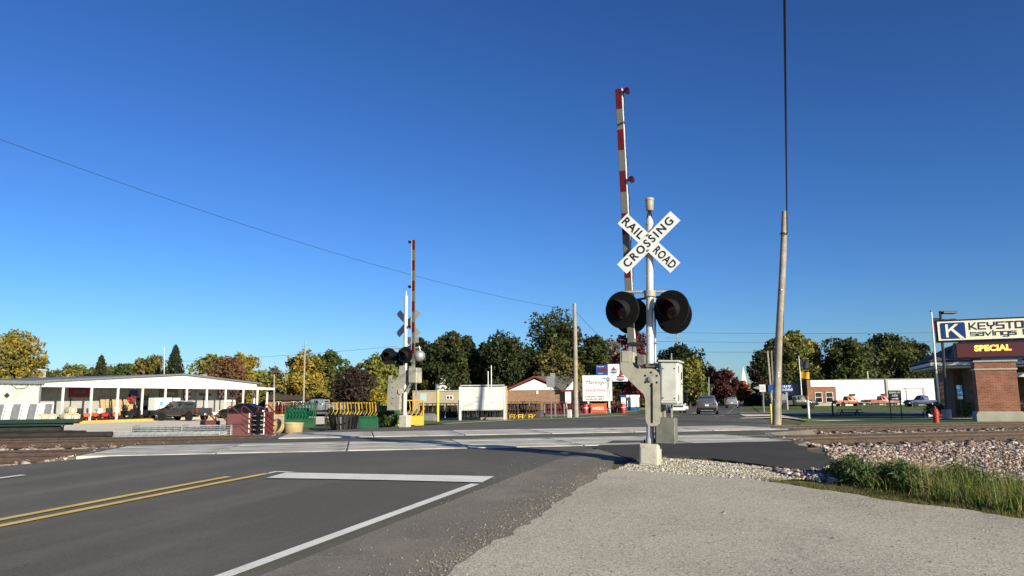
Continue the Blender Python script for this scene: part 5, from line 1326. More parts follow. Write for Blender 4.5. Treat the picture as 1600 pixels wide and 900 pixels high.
for k, px_ in enumerate((868, 882, 836, 851)):
    b_ = foot(px_, 62 + k, 650); o = MB().box((0, 0, .5), (.12, .12, 1.15)).build('guard_post', 'wood_old'); o.location = b_; tag(o, 'low grey guard post by the lot edge, %s' % ('right of the road sign', 'nearest the plain pole', 'left of the road sign', 'just left of the sign post')[k], 'post', 'grey guard posts')
# rocks and timbers at the lot edge
for k, (px_, w) in enumerate(((700, .8), (712, .6), (742, 1.6), (775, 1.3))):
    p = foot(px_, 44, 655); o = MB().box((0, 0, .08), (w, .3, .2), bev=.04).build('landscape_timber', 'wood_old'); o.location = p; o.rotation_euler = (0, 0, random.uniform(-.1, .3)); tag(o, '%s weathered timber lying along the verge' % ('leftmost', 'second', 'third', 'rightmost')[k], 'timber', 'timbers along the verge')
gb = foot(668, 36.5, 655); o = MB().box((0, 0, .22), (.9, .7, .45), bev=.12).build('covered_bale', 'counter_grey'); o.location = gb; tag(o, 'grey covered bundle between far signal and yellow marker post', 'bundle')
# ------------------------------------------------------------------ bank sign on its brick pier
SY = 33.0
sl0 = at(1464, 535, SY)                                    # lower left corner of the sign frame
bs_base = foot(1557, 31.6, 662)
bk = thing('bank_sign', 'bank sign with cream KEYSTONE panel and red display on brick pier', 'sign', (sl0.x, sl0.y, 0), -ROAD_H - R(3))
z0 = sl0.z; W_ = 4.75; Hh = .98
fr = MB().box((W_ / 2, .16, z0 + Hh / 2), (W_, .42, Hh), bev=.02).build('sign_cabinet', 'black', bk)
MB().box((W_ / 2, -.055, z0 + Hh / 2), (W_ - .14, .02, Hh - .14)).build('sign_face', 'sign_cream', fr)
yf = -.072; zc = z0 + Hh / 2
def rrect(x0, x1, za, zb, r_):
    pts = []
    for cx_, cz_, a0 in ((x1 - r_, za + r_, -90), (x1 - r_, zb - r_, 0), (x0 + r_, zb - r_, 90), (x0 + r_, za + r_, 180)):
        pts += [(cx_ + r_ * math.cos(R(a0 + 30 * k)), cz_ + r_ * math.sin(R(a0 + 30 * k))) for k in range(4)]
    return pts
lg = MB().prism(rrect(.17, 1.13, z0 + .13, z0 + .85, .05), yf, yf + .012).build('logo_panel', 'bank_blue', bk)
zb_, zt2 = z0 + .20, z0 + .78
kk = MB().prism([(.37, zb_), (.47, zb_), (.47, zt2), (.37, zt2)], yf - .008, yf)
kk.prism([(.47, zb_ + .22), (.47, zb_ + .34), (.74, zt2), (.88, zt2)], yf - .009, yf - .001)
kk.prism([(.56, zb_ + .335), (.64, zb_ + .40), (1.08, zb_ - .065), (.90, zb_ - .065)], yf - .010, yf - .002)
kk.build('logo_letter', 'sign_cream', lg)
# square-built lettering drawn as strokes
GL = {'K': [[(0, 0), (0, 1)], [(0, .45), (.25, .45), (.9, 1)], [(.25, .45), (1, 0)]], 'E': [[(1, 1), (0, 1), (0, 0), (1, 0)], [(0, .5), (.9, .5)]], 'Y': [[(0, 1), (0, .62), (.2, .48), (.8, .48), (1, .62), (1, 1)], [(.5, .48), (.5, 0)]],
      'S': [[(1, 1), (0, 1), (0, .52), (1, .52), (1, 0), (0, 0)]], 'T': [[(0, 1), (1, 1)], [(.5, 1), (.5, 0)]], 'O': [[(0, 0), (0, 1), (1, 1), (1, 0), (0, 0)]], 'N': [[(0, 0), (0, 1), (1, 0), (1, 1)]],
      's': [[(1, 1), (0, 1), (0, .52), (1, .52), (1, 0), (0, 0)]], 'a': [[(.05, 1), (1, 1), (1, 0), (0, 0), (0, .55), (1, .55)]], 'v': [[(0, 1), (.5, 0), (1, 1)]], 'i': [[(.1, 0), (.1, .95)], [(.1, 1.25), (.1, 1.42)]], 'n': [[(0, 0), (0, 1), (1, 1), (1, 0)]],
      'g': [[(1, 0), (0, 0), (0, 1), (1, 1), (1, -.45), (.1, -.45)]], 'b': [[(0, 1.45), (0, 0), (1, 0), (1, 1), (0, 1)]], 'k': [[(0, 0), (0, 1.45)], [(0, .45), (.3, .45), (.9, 1)], [(.3, .45), (1, 0)]]}
def stroke_text(name, word, x, z, w, h, pitch, th, mat, parent, y):
    mb = MB(); k = 0
    for ch in word:
        if ch == ' ': x += pitch * .8; continue
        for pl_ in GL[ch]:
            for (a, b_) in zip(pl_[:-1], pl_[1:]):
                p = Vector((x + a[0] * w, 0, z + a[1] * h)); q = Vector((x + b_[0] * w, 0, z + b_[1] * h)); d_ = (q - p).normalized() * th * .5
                k += 1; yy = y - .0004 * k
                mb.beam((p.x - d_.x, yy, p.z - d_.z), (q.x + d_.x, yy, q.z + d_.z), .006, th, up=(0, 1, 0)) if False else mb.beam((p.x - d_.x, yy, p.z - d_.z), (q.x + d_.x, yy, q.z + d_.z), th, .006, up=(0, 1, 0))
        x += pitch * (.36 if ch == 'i' else 1)
    return mb.build(name, mat, parent)
stroke_text('bank_name', 'KEYSTONE', 1.30, z0 + .52, .245, .27, .345, .055, 'navy', bk, yf)
stroke_text('bank_name', 'savings bank', 1.32, z0 + .235, .21, .145, .275, .038, 'navy', bk, yf)
zl = z0 - .76
neck = MB().box((W_ / 2, .16, z0 - .05), (2.4, .30, .12)).box((W_ / 2, .16, zl - .08), (1.5, .30, .16)).build('support_neck', 'navy', bk)
ld = MB().box((W_ / 2 + .1, .16, zl + .36), (3.65, .36, .70), bev=.015).build('display_cabinet', 'black', bk)
MB().box((W_ / 2 + .1, -.03, zl + .36), (3.50, .014, .58)).build('display_screen', 'led_screen', ld)
text('display_text', 'SPECIAL', .34, 'led_text', ld, (2.08, -.042, zl + .43), bold=.016, width=1.38, ext=.002)
pier_x = W_ / 2 - .30; zg = bs_base.z - .1; zp = zl - .16
MB().box((pier_x, .25, (zg + .55 + zp) / 2), (1.52, .90, zp - zg - .55)).build('brick_pier', 'brick_red', bk)
MB().prism([(pier_x - .88, zg), (pier_x + .88, zg), (pier_x + .88, zg + .42), (pier_x + .81, zg + .56), (pier_x - .81, zg + .56), (pier_x - .88, zg + .42)], -.32, .82).build('pier_base', 'kerb_concrete', bk)
MB().box((pier_x, .25, zp - .32), (1.60, .98, .07)).build('stone_band', 'kerb_concrete', bk)
MB().box((pier_x, .25, zp + .02), (1.64, 1.02, .08), bev=.015).build('pier_cap', 'kerb_concrete', bk)
# ------------------------------------------------------------------ bank building and its furniture
bb = at(1476, 640, 54); bb.z = H(bb.x, bb.y)
bank = thing('bank_building', 'low brick bank with dark hipped roof and white fascia behind the sign', 'bank', bb, -ROAD_H)
MB().box((9, 5.0, 1.8), (16, 7, 3.6)).build('wall', 'brick_brown', bank)
MB().box((7.2, 2.2, 3.72), (16.5, 9.4, .22)).build('fascia', 'white_clean', bank)
MB().box((7.2, 2.2, 3.50), (15.9, 8.8, .12)).build('soffit', 'white_clean', bank)
rf = MB().add([(-1.2, -2.6, 3.9), (15.6, -2.6, 3.9), (15.6, 7.0, 3.9), (-1.2, 7.0, 3.9), (3.6, 2.2, 6.4), (11, 2.2, 6.4)], [(0, 1, 5, 4), (1, 2, 5), (2, 3, 4, 5), (3, 0, 4), (3, 2, 1, 0)]).build('roof', 'shingle_grey', bank)
MB().add([(.0, -2.0, 3.9), (1.6, -2.0, 3.9), (.8, -2.0, 5.1), (.8, 2.0, 5.1), (1.6, 1.5, 4.4), (0, 1.5, 4.4)], [(0, 1, 2), (0, 2, 3, 5), (1, 4, 3, 2)]).build('dormer', 'shingle_grey', rf)
for x in (-.4, 3.6, 7.6): MB().box((x, -1.9, 1.75), (.5, .5, 3.5)).build('column', 'brick_brown', bank)
MB().box((2.2, 3.2, 1.75), (1.2, 7.4, 3.4)).build('wall', 'brick_brown', bank)
for x in (4.2, 6.6, 9): MB().box((x, 1.45, 1.7), (1.4, .08, 1.7)).build('window', 'glass_dark', bank)
MB().box((4.8, -1.2, 2.9), (3.4, 2.0, .3)).build('entry_canopy', 'white_clean', bank)
an = MB().tube([(8, 2, 6.3), (8, 2, 7.9)], .03, 5).tube([(7.6, 2, 7.6), (8.4, 2, 7.6)], .02, 5).build('roof_aerial', 'dark_metal', rf)
def flagpole(label, px, py0, py1, Y, r_, cols, fw, fh, fz, pxt):
    b_ = at(px, py0, Y); b_.z = H(b_.x, b_.y); t_ = at(pxt, py1, Y)
    root = pole('flagpole', label, 'flagpole', b_, t_, r_, r_ * .55, 'white_clean', 10, 'flagpoles')
    MB().lathe([(0, -.09), (.07, -.04), (.09, 0), (.07, .05), (0, .09)], 10, tuple(t_ - b_)).build('finial', 'galv', root, True)
    for k, cname in enumerate(cols):
        V = []; Fc = []; n, m = 14, 6; zt_ = fz[k]
        p0 = (t_ - b_) * (zt_ / (t_ - b_).z)
        for i in range(n + 1):
            for j in range(m + 1):
                u, v = i / n, j / m
                V.append((p0.x + u * fw * .85, p0.y + .22 * math.sin(u * 7 + v) * u - .5 * u, zt_ - v * fh - .10 * u * fw * u + .05 * math.sin(u * 9)))
        for i in range(n):
            for j in range(m): a = i * (m + 1) + j; Fc.append((a, a + 1, a + m + 2, a + m + 1))
        MB().add(V, Fc).build('flag', cname, root, True)
flagpole('white flagpole with a dark flag beside the bank sign', 1468.5, 642, 486, 48, .075, ['flag_dark', 'flag_red'], 1.7, .42, (6.42, 6.02), 1455)
flagpole('white flagpole flying a dark and a yellow flag among the trees', 1251.5, 600, 556, 112, .10, ['flag_dark', 'flag_yellow'], 1.5, 1.0, (7.0, 5.4), 1248)
b_ = at(1480, 655, 41); b_.z = H(b_.x, b_.y)
sp_ = pole('light_pole', 'dark parking lot light pole with a flat lamp head', 'light pole', b_, at(1469, 486, 41), .085, .07, 'dark_metal', 8)
t_ = at(1469, 488, 41) - b_
MB().box((t_.x + .45, t_.y, t_.z - .02), (.78, .40, .14), bev=.03).build('lamp_head', 'dark_metal', sp_); MB().lathe([(.24, -.2), (.24, .55), (.2, .58)], 16).build('concrete_footing', 'kerb_concrete', sp_)
# drive-up sign
b_ = at(1401, 655, 42); b_.z = H(b_.x, b_.y); ds = thing('drive_up_sign', 'black drive up ATM sign on two dark posts', 'sign', b_, -ROAD_H)
MB().box((0, 0, 1.38), (.66, .05, .58), bev=.01).build('panel', 'ink', ds)
for x in (-.27, .27): MB().box((x, .01, .55), (.05, .05, 1.15)).build('post', 'black', ds)
text('lettering', 'DRIVE UP', .13, 'sign_white', ds, (0, -.03, 1.54), bold=.003); text('lettering', 'ATM', .14, 'sign_white', ds, (0, -.03, 1.37), bold=.004)
MB().box((-.04, -.03, 1.20), (.26, .01, .05)).prism([(.08, 1.13), (.08, 1.27), (.2, 1.20)], -.034, -.028).build('arrow', 'sign_white', ds)
# accessible parking sign
b_ = at(1502, 640, 46); b_.z = H(b_.x, b_.y); hs = thing('parking_sign', 'light blue parking sign with a white plate under the bank roof', 'sign', b_, -ROAD_H)
MB().box((0, 0, .8), (.05, .05, 1.6)).build('post', 'dark_metal', hs); MB().box((0, -.03, 1.72), (.30, .02, .62), bev=.008).build('panel', 'sign_lightblue', hs); MB().box((0, -.03, 1.28), (.28, .02, .20)).build('plate', 'sign_white', hs)
MB().lathe([(.075, -.045), (.10, -.045), (.10, -.042), (.075, -.042)], 14, (0, 0, 1.64), 'Y', cap=False).box((0, -.044, 1.83), (.05, .006, .05)).box((-.02, -.044, 1.75), (.03, .006, .14)).build('symbol', 'sign_white', hs)
# hydrant
b_ = at(1463, 660, 29.2); b_.z = H(b_.x, b_.y) - .02; hy = thing('fire_hydrant', 'red fire hydrant with a white cap behind the far track', 'hydrant', b_, -ROAD_H)
MB().lathe([(.16, 0), (.16, .05), (.11, .06), (.11, .46), (.135, .47), (.135, .51), (.12, .53), (.10, .62), (.05, .69), (.03, .70), (.03, .75), (0, .755)], 18).build('barrel', 'hydrant_red', hy, True)
MB().lathe([(.06, .0), (.06, -.2), (.075, -.2), (.075, -.25), (.0, -.26)], 12, (0, 0, .40), 'X').build('side_outlet', 'white_clean', hy); MB().lathe([(.06, 0), (.06, .17), (.07, .17), (.07, .21), (0, .22)], 12, (0, 0, .40), 'X').build('side_outlet', 'hydrant_red', hy)
# small things on the bank lawn
b_ = foot(1301, 60, 641); o = MB().lathe([(.07, 0), (.07, 1.0), (.05, 1.05), (0, 1.06)], 10).build('bollard', 'black', None, True); o.location = b_; tag(o, 'thin black bollard standing left of the notice sign', 'bollard')
b_ = foot(1327, 62, 640); pt = thing('picnic_bench', 'dark low bench table on the lawn edge', 'bench', b_, R(-4))
MB().box((0, 0, .50), (1.7, .7, .06)).build('table_top', 'navy', pt); MB().box((0, -.65, .3), (1.7, .26, .05)).box((0, .65, .3), (1.7, .26, .05)).build('seat', 'navy', pt)
for x in (-.6, .6): MB().beam((x, -.6, 0), (x, .1, .5), .07).beam((x, .6, 0), (x, -.1, .5), .07).build('leg', 'black', pt)
for k, px_ in enumerate((1446, 1453)):
    b_ = foot(px_, 50, 643); o = MB().lathe([(.05, 0), (.05, .42), (.0, .47)], 8).build('stub_post', 'white_clean'); o.location = b_; tag(o, '%s white stub post left of the bank flagpole' % ('left', 'right')[k], 'post', 'white stub posts'); 
def fence_rail(label, px0, px1, Y, n):
    a, c = foot(px0, Y, 632), foot(px1, Y, 632); root = thing('guard_rail', label, 'guard rail', a, math.atan2(c.y - a.y, c.x - a.x)); L = (c - a).length
    for k in range(n): MB().box((L * k / (n - 1), 0, .45), (.16, .12, .95)).build('post', 'black', root)
    for z in (.35, .75): MB().box((L / 2, -.08, z), (L, .05, .14)).build('rail', 'wood_old' if z > .5 else 'dark_metal', root)
fence_rail('low rail with dark posts before the orange pickups', 1340, 1415, 112, 10)
def shrub(label, px, py, Y, w, h, pal, n=900):
    b_ = foot(px, Y, py); root = thing('shrub', label, 'shrub', b_, 0, 'shrubs')
    P = rng.normal(0, 1, (n, 3)); P /= np.linalg.norm(P, axis=1)[:, None]; P *= rng.uniform(.4, 1, (n, 1)) ** .5
    P = P * np.array([w / 2, w / 2, h / 2]) * (1 + .18 * np.sin(P[:, :1] * 7 + P[:, 1:2] * 5)) + np.array([0, 0, h / 2])
    leaves(P, max(.03, Y * .0012), pal, 'foliage', root)
    MB().tube([(0, 0, 0), (.05, 0, h * .5)], .03, 5).tube([(0, 0, 0), (-.1, .05, h * .5)], .025, 5).build('stem', 'bark', root)
GR = [(.035, .06, .015), (.05, .085, .02), (.07, .10, .03)]
DGR = [(.012, .025, .010), (.02, .038, .014), (.03, .05, .018)]
shrub('dark weedy shrub at the foot of the far signal', 607, 667, 27.6, .85, .62, GR + [(.10, .10, .04)], 1600)
shrub('round dark shrub beside the bank flagpole', 1462, 642, 47, 1.3, 1.0, DGR)
shrub('olive shrub behind the light blue parking sign', 1520, 640, 47, 1.8, 1.0, GR)
shrub('small yellow tree-like shrub behind the far feeders', 590, 640, 60, 1.6, 2.6, [(.30, .22, .02), (.22, .17, .03)], 1500)
# ------------------------------------------------------------------ long white building on the right
b_ = at(1262, 633, 136); b_.z = 0
wb_ = thing('white_warehouse', 'long white painted building with a brick office at its left end', 'warehouse', b_, R(-6))
MB().box((13.6, 6, 2.3), (17, 12, 4.7)).build('wall', 'white_clean', wb_)
MB().box((13.6, 6, 4.70), (17.2, 12.2, .16)).build('parapet', 'roof_edge', wb_)
MB().box((2.6, 4, 1.75), (5.0, 8, 3.5)).build('office_wall', 'brick_red', wb_)
MB().box((2.9, 3.95, 4.05), (4.4, 8.2, 1.2)).build('office_fascia', 'white_clean', wb_)
MB().box((.3, 3.9, 2.4), (.5, 8.3, 4.7)).build('office_pier', 'brick_brown', wb_)
for x in (2.0, 3.9):
    w_ = MB().box((x, -.03, 1.55), (1.1, .1, 1.7)).build('window', 'glass_dark', wb_)
    MB().box((x, -.09, 1.55), (1.25, .03, .08)).box((x - .6, -.07, 1.55), (.09, .06, 1.85)).box((x + .6, -.07, 1.55), (.09, .06, 1.85)).box((x, -.07, 2.45), (1.29, .06, .09)).box((x, -.07, .65), (1.29, .06, .09)).build('window_frame', 'white_clean', w_)
MB().box((2.6, -.06, .25), (5.0, .14, .5)).build('stone_base', 'kerb_concrete', wb_)
for x in (7.9, 13.4): MB().box((x, -.05, 1.95), (1.0, .14, .35)).build('wall_vent', 'black', wb_)
MB().box((14.0, -.1, 2.4), (.45, .24, 4.5)).build('shaded_pilaster', 'wall_grey', wb_)  # grey in place of white puts the pilaster's shadow into its colour
dr = MB().box((18.6, -.03, 1.5), (2.8, .1, 2.9)).build('garage_door', 'white_clean', wb_)
for k in range(4): MB().box((18.6, -.1, .4 + .7 * k), (2.7, .04, .62)).build('door_panel', 'white_paint', dr)
MB().box((18.6, -.08, 3.05), (3.3, .16, .14)).box((20.2, -.08, 1.5), (.35, .16, 3.0)).build('door_frame', 'wall_grey', wb_)
MB().tube([(11.2, 1, 4.6), (11.2, 1, 6.2)], .08, 6).build('vent_stack', 'white_clean', wb_)
MB().box((-3, 7, 2.0), (5.5, 9, 4.2)).build('side_wall', 'roof_edge', wb_)
# blue bank-loan sign by the side street
b_ = at(1232, 634, 96); b_.z = H(b_.x, b_.y); bl_ = thing('blue_sign', 'blue roadside sign with white slanted lettering behind the leaning pole', 'sign', b_, R(-8))
MB().box((-.9, 0, 2.75), (3.0, .2, .95), bev=.02).build('panel', 'sign_blue', bl_); MB().box((-1.75, -.05, 2.35), (.6, .25, .35)).build('arrow_tab', 'sign_lightblue', bl_)
text('lettering', 'LOW RATE', .36, 'sign_white', bl_, (-.55, -.11, 2.98), shear=.3, bold=.01); text('lettering', 'AUTO LOANS', .36, 'sign_white', bl_, (-.55, -.11, 2.58), shear=.3, bold=.01)
for x in (-1.6, -.1): MB().box((x, .05, 1.1), (.14, .12, 2.3)).build('post', 'galv', bl_)
b_ = at(1194, 640, 78); b_.z = H(b_.x, b_.y); ow = thing('road_sign', 'white square road sign with a pointed arrow plate at the side street', 'road sign', b_, -H2)
MB().box((0, 0, 1.2), (.10, .06, 2.5)).build('post', 'galv', ow); MB().box((-.05, -.05, 2.55), (.62, .03, .75), bev=.01).build('panel', 'sign_white', ow); MB().prism([(-.38, 2.80), (-.38, 2.40), (-1.0, 2.60)], -.04, -.02).build('arrow_plate', 'sign_back', ow)
text('lettering', 'STOP', .17, 'sign_back', ow, (-.05, -.07, 2.66)); text('lettering', 'AHEAD', .13, 'sign_pink_ink', ow, (-.05, -.07, 2.45))
b_ = at(1072, 640, 96); b_.z = H(b_.x, b_.y); ys = thing('yard_sign', 'small white yard sign on the grass left of the road', 'sign', b_, -H2); MB().box((0, 0, .45), (.6, .03, .4)).build('panel', 'sign_white', ys); MB().box((-.2, .02, .15), (.03, .02, .5)).box((.2, .02, .15), (.03, .02, .5)).build('stake', 'galv', ys)
b_ = at(1076, 640, 97); b_.z = H(b_.x, b_.y); gsn = thing('road_sign', 'small green street sign on a post left of the road', 'road sign', b_ + Vector((.1, 1, 0)), -H2); MB().box((0, 0, 1.2), (.1, .07, 2.5)).build('post', 'dark_metal', gsn); MB().box((0, 0, 2.5), (.5, .04, .25)).build('panel', 'sign_green_ink', gsn)
# ------------------------------------------------------------------ farm sign, orange banner, gas station
b_ = at(934, 642, 86); b_.z = H(b_.x, b_.y); fs = thing('farm_sign', 'white sign reading Marengo Farm and Home with a windmill', 'sign', b_, R(-4))
zf0 = at(934, 627, 86).z - b_.z; zf1 = at(934, 586, 86).z - b_.z; wf = 3.45
MB().box((0, .1, (zf0 + zf1) / 2), (wf, .3, zf1 - zf0), bev=.02).build('cabinet', 'sign_back', fs)
MB().box((0, -.055, (zf0 + zf1) / 2), (wf - .12, .02, zf1 - zf0 - .12)).build('face', 'sign_white', fs)
for x in (-1.05, 1.35): MB().box((x, .1, zf0 / 2), (.22, .2, zf0)).build('post', 'white_paint', fs)
hh_ = zf1 - zf0
text('lettering', 'Marengo', .66, 'sign_green_ink', fs, (-.18, -.07, zf0 + hh_ * .72), shear=.3, bold=.0, width=2.3, ext=.008)
text('lettering', 'Farm & Home', .48, 'sign_pink_ink', fs, (-.2, -.07, zf0 + hh_ * .42), bold=.008, width=2.2)
text('lettering', 'IF WE DON\'T HAVE IT', .20, 'ink', fs, (-.3, -.07, zf0 + hh_ * .17), bold=.008, width=2.2); text('lettering', 'YOU WILL NOT NEED IT', .20, 'ink', fs, (-.3, -.07, zf0 + hh_ * .08), bold=.008, width=2.2)
wm = MB().tube([(1.08, -.07, zf0 + hh_ * .08), (1.24, -.07, zf0 + hh_ * .78)], .02, 5).tube([(1.46, -.07, zf0 + hh_ * .08), (1.28, -.07, zf0 + hh_ * .78)], .02, 5).tube([(1.26, -.07, zf0 + hh_ * .08), (1.26, -.07, zf0 + hh_ * .8)], .012, 4)
for k in range(10):
    a = k * math.pi / 5; wm.beam((1.26 + .08 * math.cos(a), -.07, zf0 + hh_ * .84 + .08 * math.sin(a)), (1.26 + .27 * math.cos(a), -.07, zf0 + hh_ * .84 + .27 * math.sin(a)), .06, .01, up=(0, 1, 0))
wm.box((.85, -.07, zf0 + hh_ * .87), (.26, .01, .12)).build('windmill_drawing', 'ink', fs)
b_ = at(935.5, 641, 83); b_.z = H(b_.x, b_.y); ob = thing('orange_banner', 'orange banner with upside-down white lettering below the farm sign', 'banner', b_, R(-4))
MB().box((0, 0, .62), (1.72, .03, .98)).build('cloth', 'sign_orange', ob); text('lettering', 'TITAN', .42, 'sign_white', ob, (0, -.02, .62), ry=R(180), shear=.2, bold=.015, width=1.25)
for x in (-.84, .84): MB().box((x, .03, .55), (.05, .05, 1.2)).build('stake', 'white_paint', ob)
for k, (px_, lab) in enumerate(((915, 'red oil drum left of the orange banner'), (973.5, 'red oil drum right of the farm sign'))):
    b_ = foot(px_, 82 + k, 641); root = thing('oil_drum', lab, 'drum', b_, 0, 'red oil drums'); MB().lathe([(.29, 0), (.29, .30), (.305, .31), (.29, .33), (.29, .60), (.305, .61), (.29, .63), (.29, 1.05), (.27, 1.05), (0, 1.04)], 16).build('drum', 'red_machine', root, True); MB().lathe([(.292, .62), (.30, .62), (.30, .70), (.292, .70)], 16, cap=False).build('white_band', 'white_clean', root)
b_ = at(955, 636, 102); b_.z = H(b_.x, b_.y); gs_ = thing('fuel_sign', 'fuel station sign with blue price panel and oval torch emblem', 'sign', b_, R(-4))
def zz(py): return at(955, py, 102).z - b_.z
m_ = 102 / 1168.
MB().box((0, .1, zz(590) / 2), (.3, .3, zz(590))).build('pole', 'navy', gs_)
MB().box((-13 * m_, 0, (zz(570) + zz(585.5)) / 2), (18 * m_, .25, zz(570) - zz(585.5))).build('price_panel', 'sign_blue', gs_)
MB().box((-11 * m_, -.14, (zz(575.5) + zz(580.5)) / 2), (14 * m_, .02, .45)).build('price_display', 'equipment_red', gs_)
text('lettering', 'REGULAR', .22, 'sign_white', gs_, (-15 * m_, -.14, zz(572.8))); text('lettering', 'DIESEL', .2, 'sign_white', gs_, (-15 * m_, -.14, zz(583.5)))
MB().box((5.5 * m_, 0, (zz(569) + zz(586.5)) / 2), (18 * m_, .25, zz(569) - zz(586.5))).build('emblem_panel', 'sign_white', gs_)
MB().box((15 * m_, 0, (zz(586) + zz(596)) / 2), (24 * m_, .25, zz(586) - zz(596))).build('emblem_panel', 'sign_white', gs_)
def emblem(cx_, cz_, w, h):
    e = [(cx_ + w / 2 * math.cos(R(a)), cz_ + h / 2 * math.sin(R(a))) for a in range(0, 181, 12)]
    MB().prism(e, -.16, -.13).build('emblem_top', 'sign_red', gs_)
    e = [(cx_ + w / 2 * math.cos(R(a)), cz_ + h / 2 * math.sin(R(a))) for a in range(180, 361, 12)]
    MB().prism(e, -.16, -.13).build('emblem_base', 'sign_blue', gs_)
    MB().box((cx_, -.17, cz_), (w * 1.02, .02, h * .36)).build('emblem_band', 'sign_white', gs_)
    MB().prism([(cx_ - .12, cz_ + h * .5), (cx_ + .12, cz_ + h * .5), (cx_ + .2, cz_ + h * .62), (cx_, cz_ + h * .9), (cx_ - .2, cz_ + h * .62)], -.16, -.13).build('emblem_torch', 'sign_red', gs_)
    text('lettering', 'AMOCO', h * .34, 'navy', gs_, (cx_, -.185, cz_), bold=.01, width=w * .8)
emblem(5.5 * m_, zz(580), 12 * m_, 7.5 * m_); emblem(15.5 * m_, zz(591), 15 * m_, 8.5 * m_)
for k, (px_, Y, lab) in enumerate(((974, 100, 'leftmost white fuel pump with a blue top'), (983, 104, 'second white fuel pump from the left'), (989, 101, 'third white fuel pump from the left'), (995, 103, 'rightmost white fuel pump'))):
    b_ = foot(px_, Y, 637); root = thing('fuel_pump', lab, 'fuel pump', b_, R(-4), 'fuel pumps'); MB().box((0, 0, .9), (.62, .5, 1.85), bev=.03).build('cabinet', 'white_clean', root); MB().box((0, 0, 1.98), (.86, .6, .34), bev=.03).build('topper', 'sign_blue' if k == 0 else 'white_clean', root); MB().box((0, -.27, .28), (.6, .04, .5)).build('kick_panel', 'sign_blue', root); MB().tube([(.33, -.1, 1.5), (.5, -.2, .9), (.45, -.2, .3), (.36, -.1, .7)], .03, 5).build('hose', 'black', root)
# ------------------------------------------------------------------ shops and houses behind
b_ = at(842, 642, 116); b_.z = 0; m_ = 116 / 1168.
bsn = thing('brick_shop', 'brick shop with a white gable and dark red trim', 'shop', b_, R(-5))
zz = lambda py: at(842, py, 116).z
MB().box((0, 4, zz(609) / 2), (104 * m_, 8, zz(609))).build('wall', 'brick_brown', bsn)
g0, g1 = zz(609.5), zz(592.5)
MB().prism([(-47 * m_, g0), (34 * m_, g0), (-6 * m_, g1)], -.15, 7.9).build('gable', 'white_clean', bsn)
rf = MB().prism([(-53 * m_, g0 - .15), (-6 * m_, g1 + .25), (41 * m_, g0 - .15), (41 * m_, g0 + .12), (-6 * m_, g1 + .55), (-53 * m_, g0 + .12)], -.5, 8.2).build('roof', 'shingle_grey', bsn)
MB().beam((-53 * m_, -.52, g0), (-6 * m_, -.52, g1 + .42), .06, .22).beam((41 * m_, -.52, g0), (-6 * m_, -.52, g1 + .42), .06, .22).build('verge_trim', 'red_trim', rf)
MB().add([(-4 * m_, .4, g1 + .5), (60 * m_, 4, g1 + .45), (66 * m_, -.9, g0 - .05), (36 * m_, -.9, g0 - .05)], [(0, 1, 2, 3)]).build('side_roof', 'shingle_grey', rf)
MB().box((51 * m_, -.95, g0 - .12), (32 * m_, .1, .28)).build('eave_trim', 'red_trim', rf)
MB().prism([(42 * m_, g0), (56 * m_, g0), (54 * m_, g0 + 1.3), (50 * m_, g0 + .8)], -1.1, -.8).build('small_gable', 'white_clean', bsn)
MB().box((46 * m_, -.5, zz(609) / 2), (9 * m_, .8, zz(609) - .3)).build('shop_front', 'white_clean', bsn); MB().box((58 * m_, -.4, zz(612) / 2), (14 * m_, .6, zz(612) - .2)).build('shop_window', 'glass_dark', bsn)
MB().box((-.2, -.05, g0 - .35), (.3, .12, .5)).build('wall_lamp', 'white_clean', bsn)
b_ = at(718, 640, 114); b_.z = 0
tw = thing('tan_warehouse', 'plain tan walled building behind the blank board', 'building', b_, R(-3)); zz = lambda py: at(718, py, 114).z; m_ = 114 / 1168.
MB().box((0, 5, zz(611) / 2), (148 * m_, 10, zz(611))).build('wall', 'tan_wall', tw); MB().box((0, 5, zz(611) + .06), (149 * m_, 10.3, .12)).build('parapet', 'kerb_concrete', tw)
w_ = MB().box((-15.5 * m_, -.03, zz(621)), (10 * m_, .1, .42)).build('window', 'glass_dark', tw); MB().box((-15.5 * m_, -.06, zz(621)), (11.5 * m_, .06, .6)).build('frame', 'white_clean', tw); MB().box((-18 * m_, -.1, zz(621)), (3.5 * m_, .04, .38)).box((-13 * m_, -.1, zz(621)), (3.5 * m_, .04, .38)).build('pane', 'glass_dark', w_)
b_ = at(691.5, 636, 124); b_.z = 0; sk = thing('roof_tank', 'stepped cream tank rising behind the tan building', 'tank', b_); m_ = 124 / 1168.; zz = lambda py: at(691.5, py, 124).z
MB().lathe([(12 * m_, 0), (12 * m_, zz(600)), (11.5 * m_, zz(599))], 18).build('lower_drum', 'white_paint', sk, True); MB().lathe([(5.6 * m_, zz(600) - .2), (5.6 * m_, zz(587)), (1.2 * m_, zz(585)), (1.0 * m_, zz(582)), (0, zz(581.8))], 14).build('upper_drum', 'white_paint', sk, True)
b_ = at(452, 640, 118); b_.z = 0; bh = thing('brick_house', 'low brick house with a dark brown hipped roof behind the lot', 'house', b_, R(12)); m_ = 118 / 1168.; zz = lambda py: at(452, py, 118).z
MB().box((0, 4, zz(624) / 2), (72 * m_, 8, zz(624))).build('wall', 'brick_brown', bh); zr = zz(625); MB().add([(-42 * m_, -.8, zr), (42 * m_, -.8, zr), (42 * m_, 9, zr), (-42 * m_, 9, zr), (-26 * m_, 4, zz(612)), (26 * m_, 4, zz(612))], [(0, 1, 5, 4), (1, 2, 5), (2, 3, 4, 5), (3, 0, 4), (3, 2, 1, 0)]).build('roof', 'shingle_brown', bh)
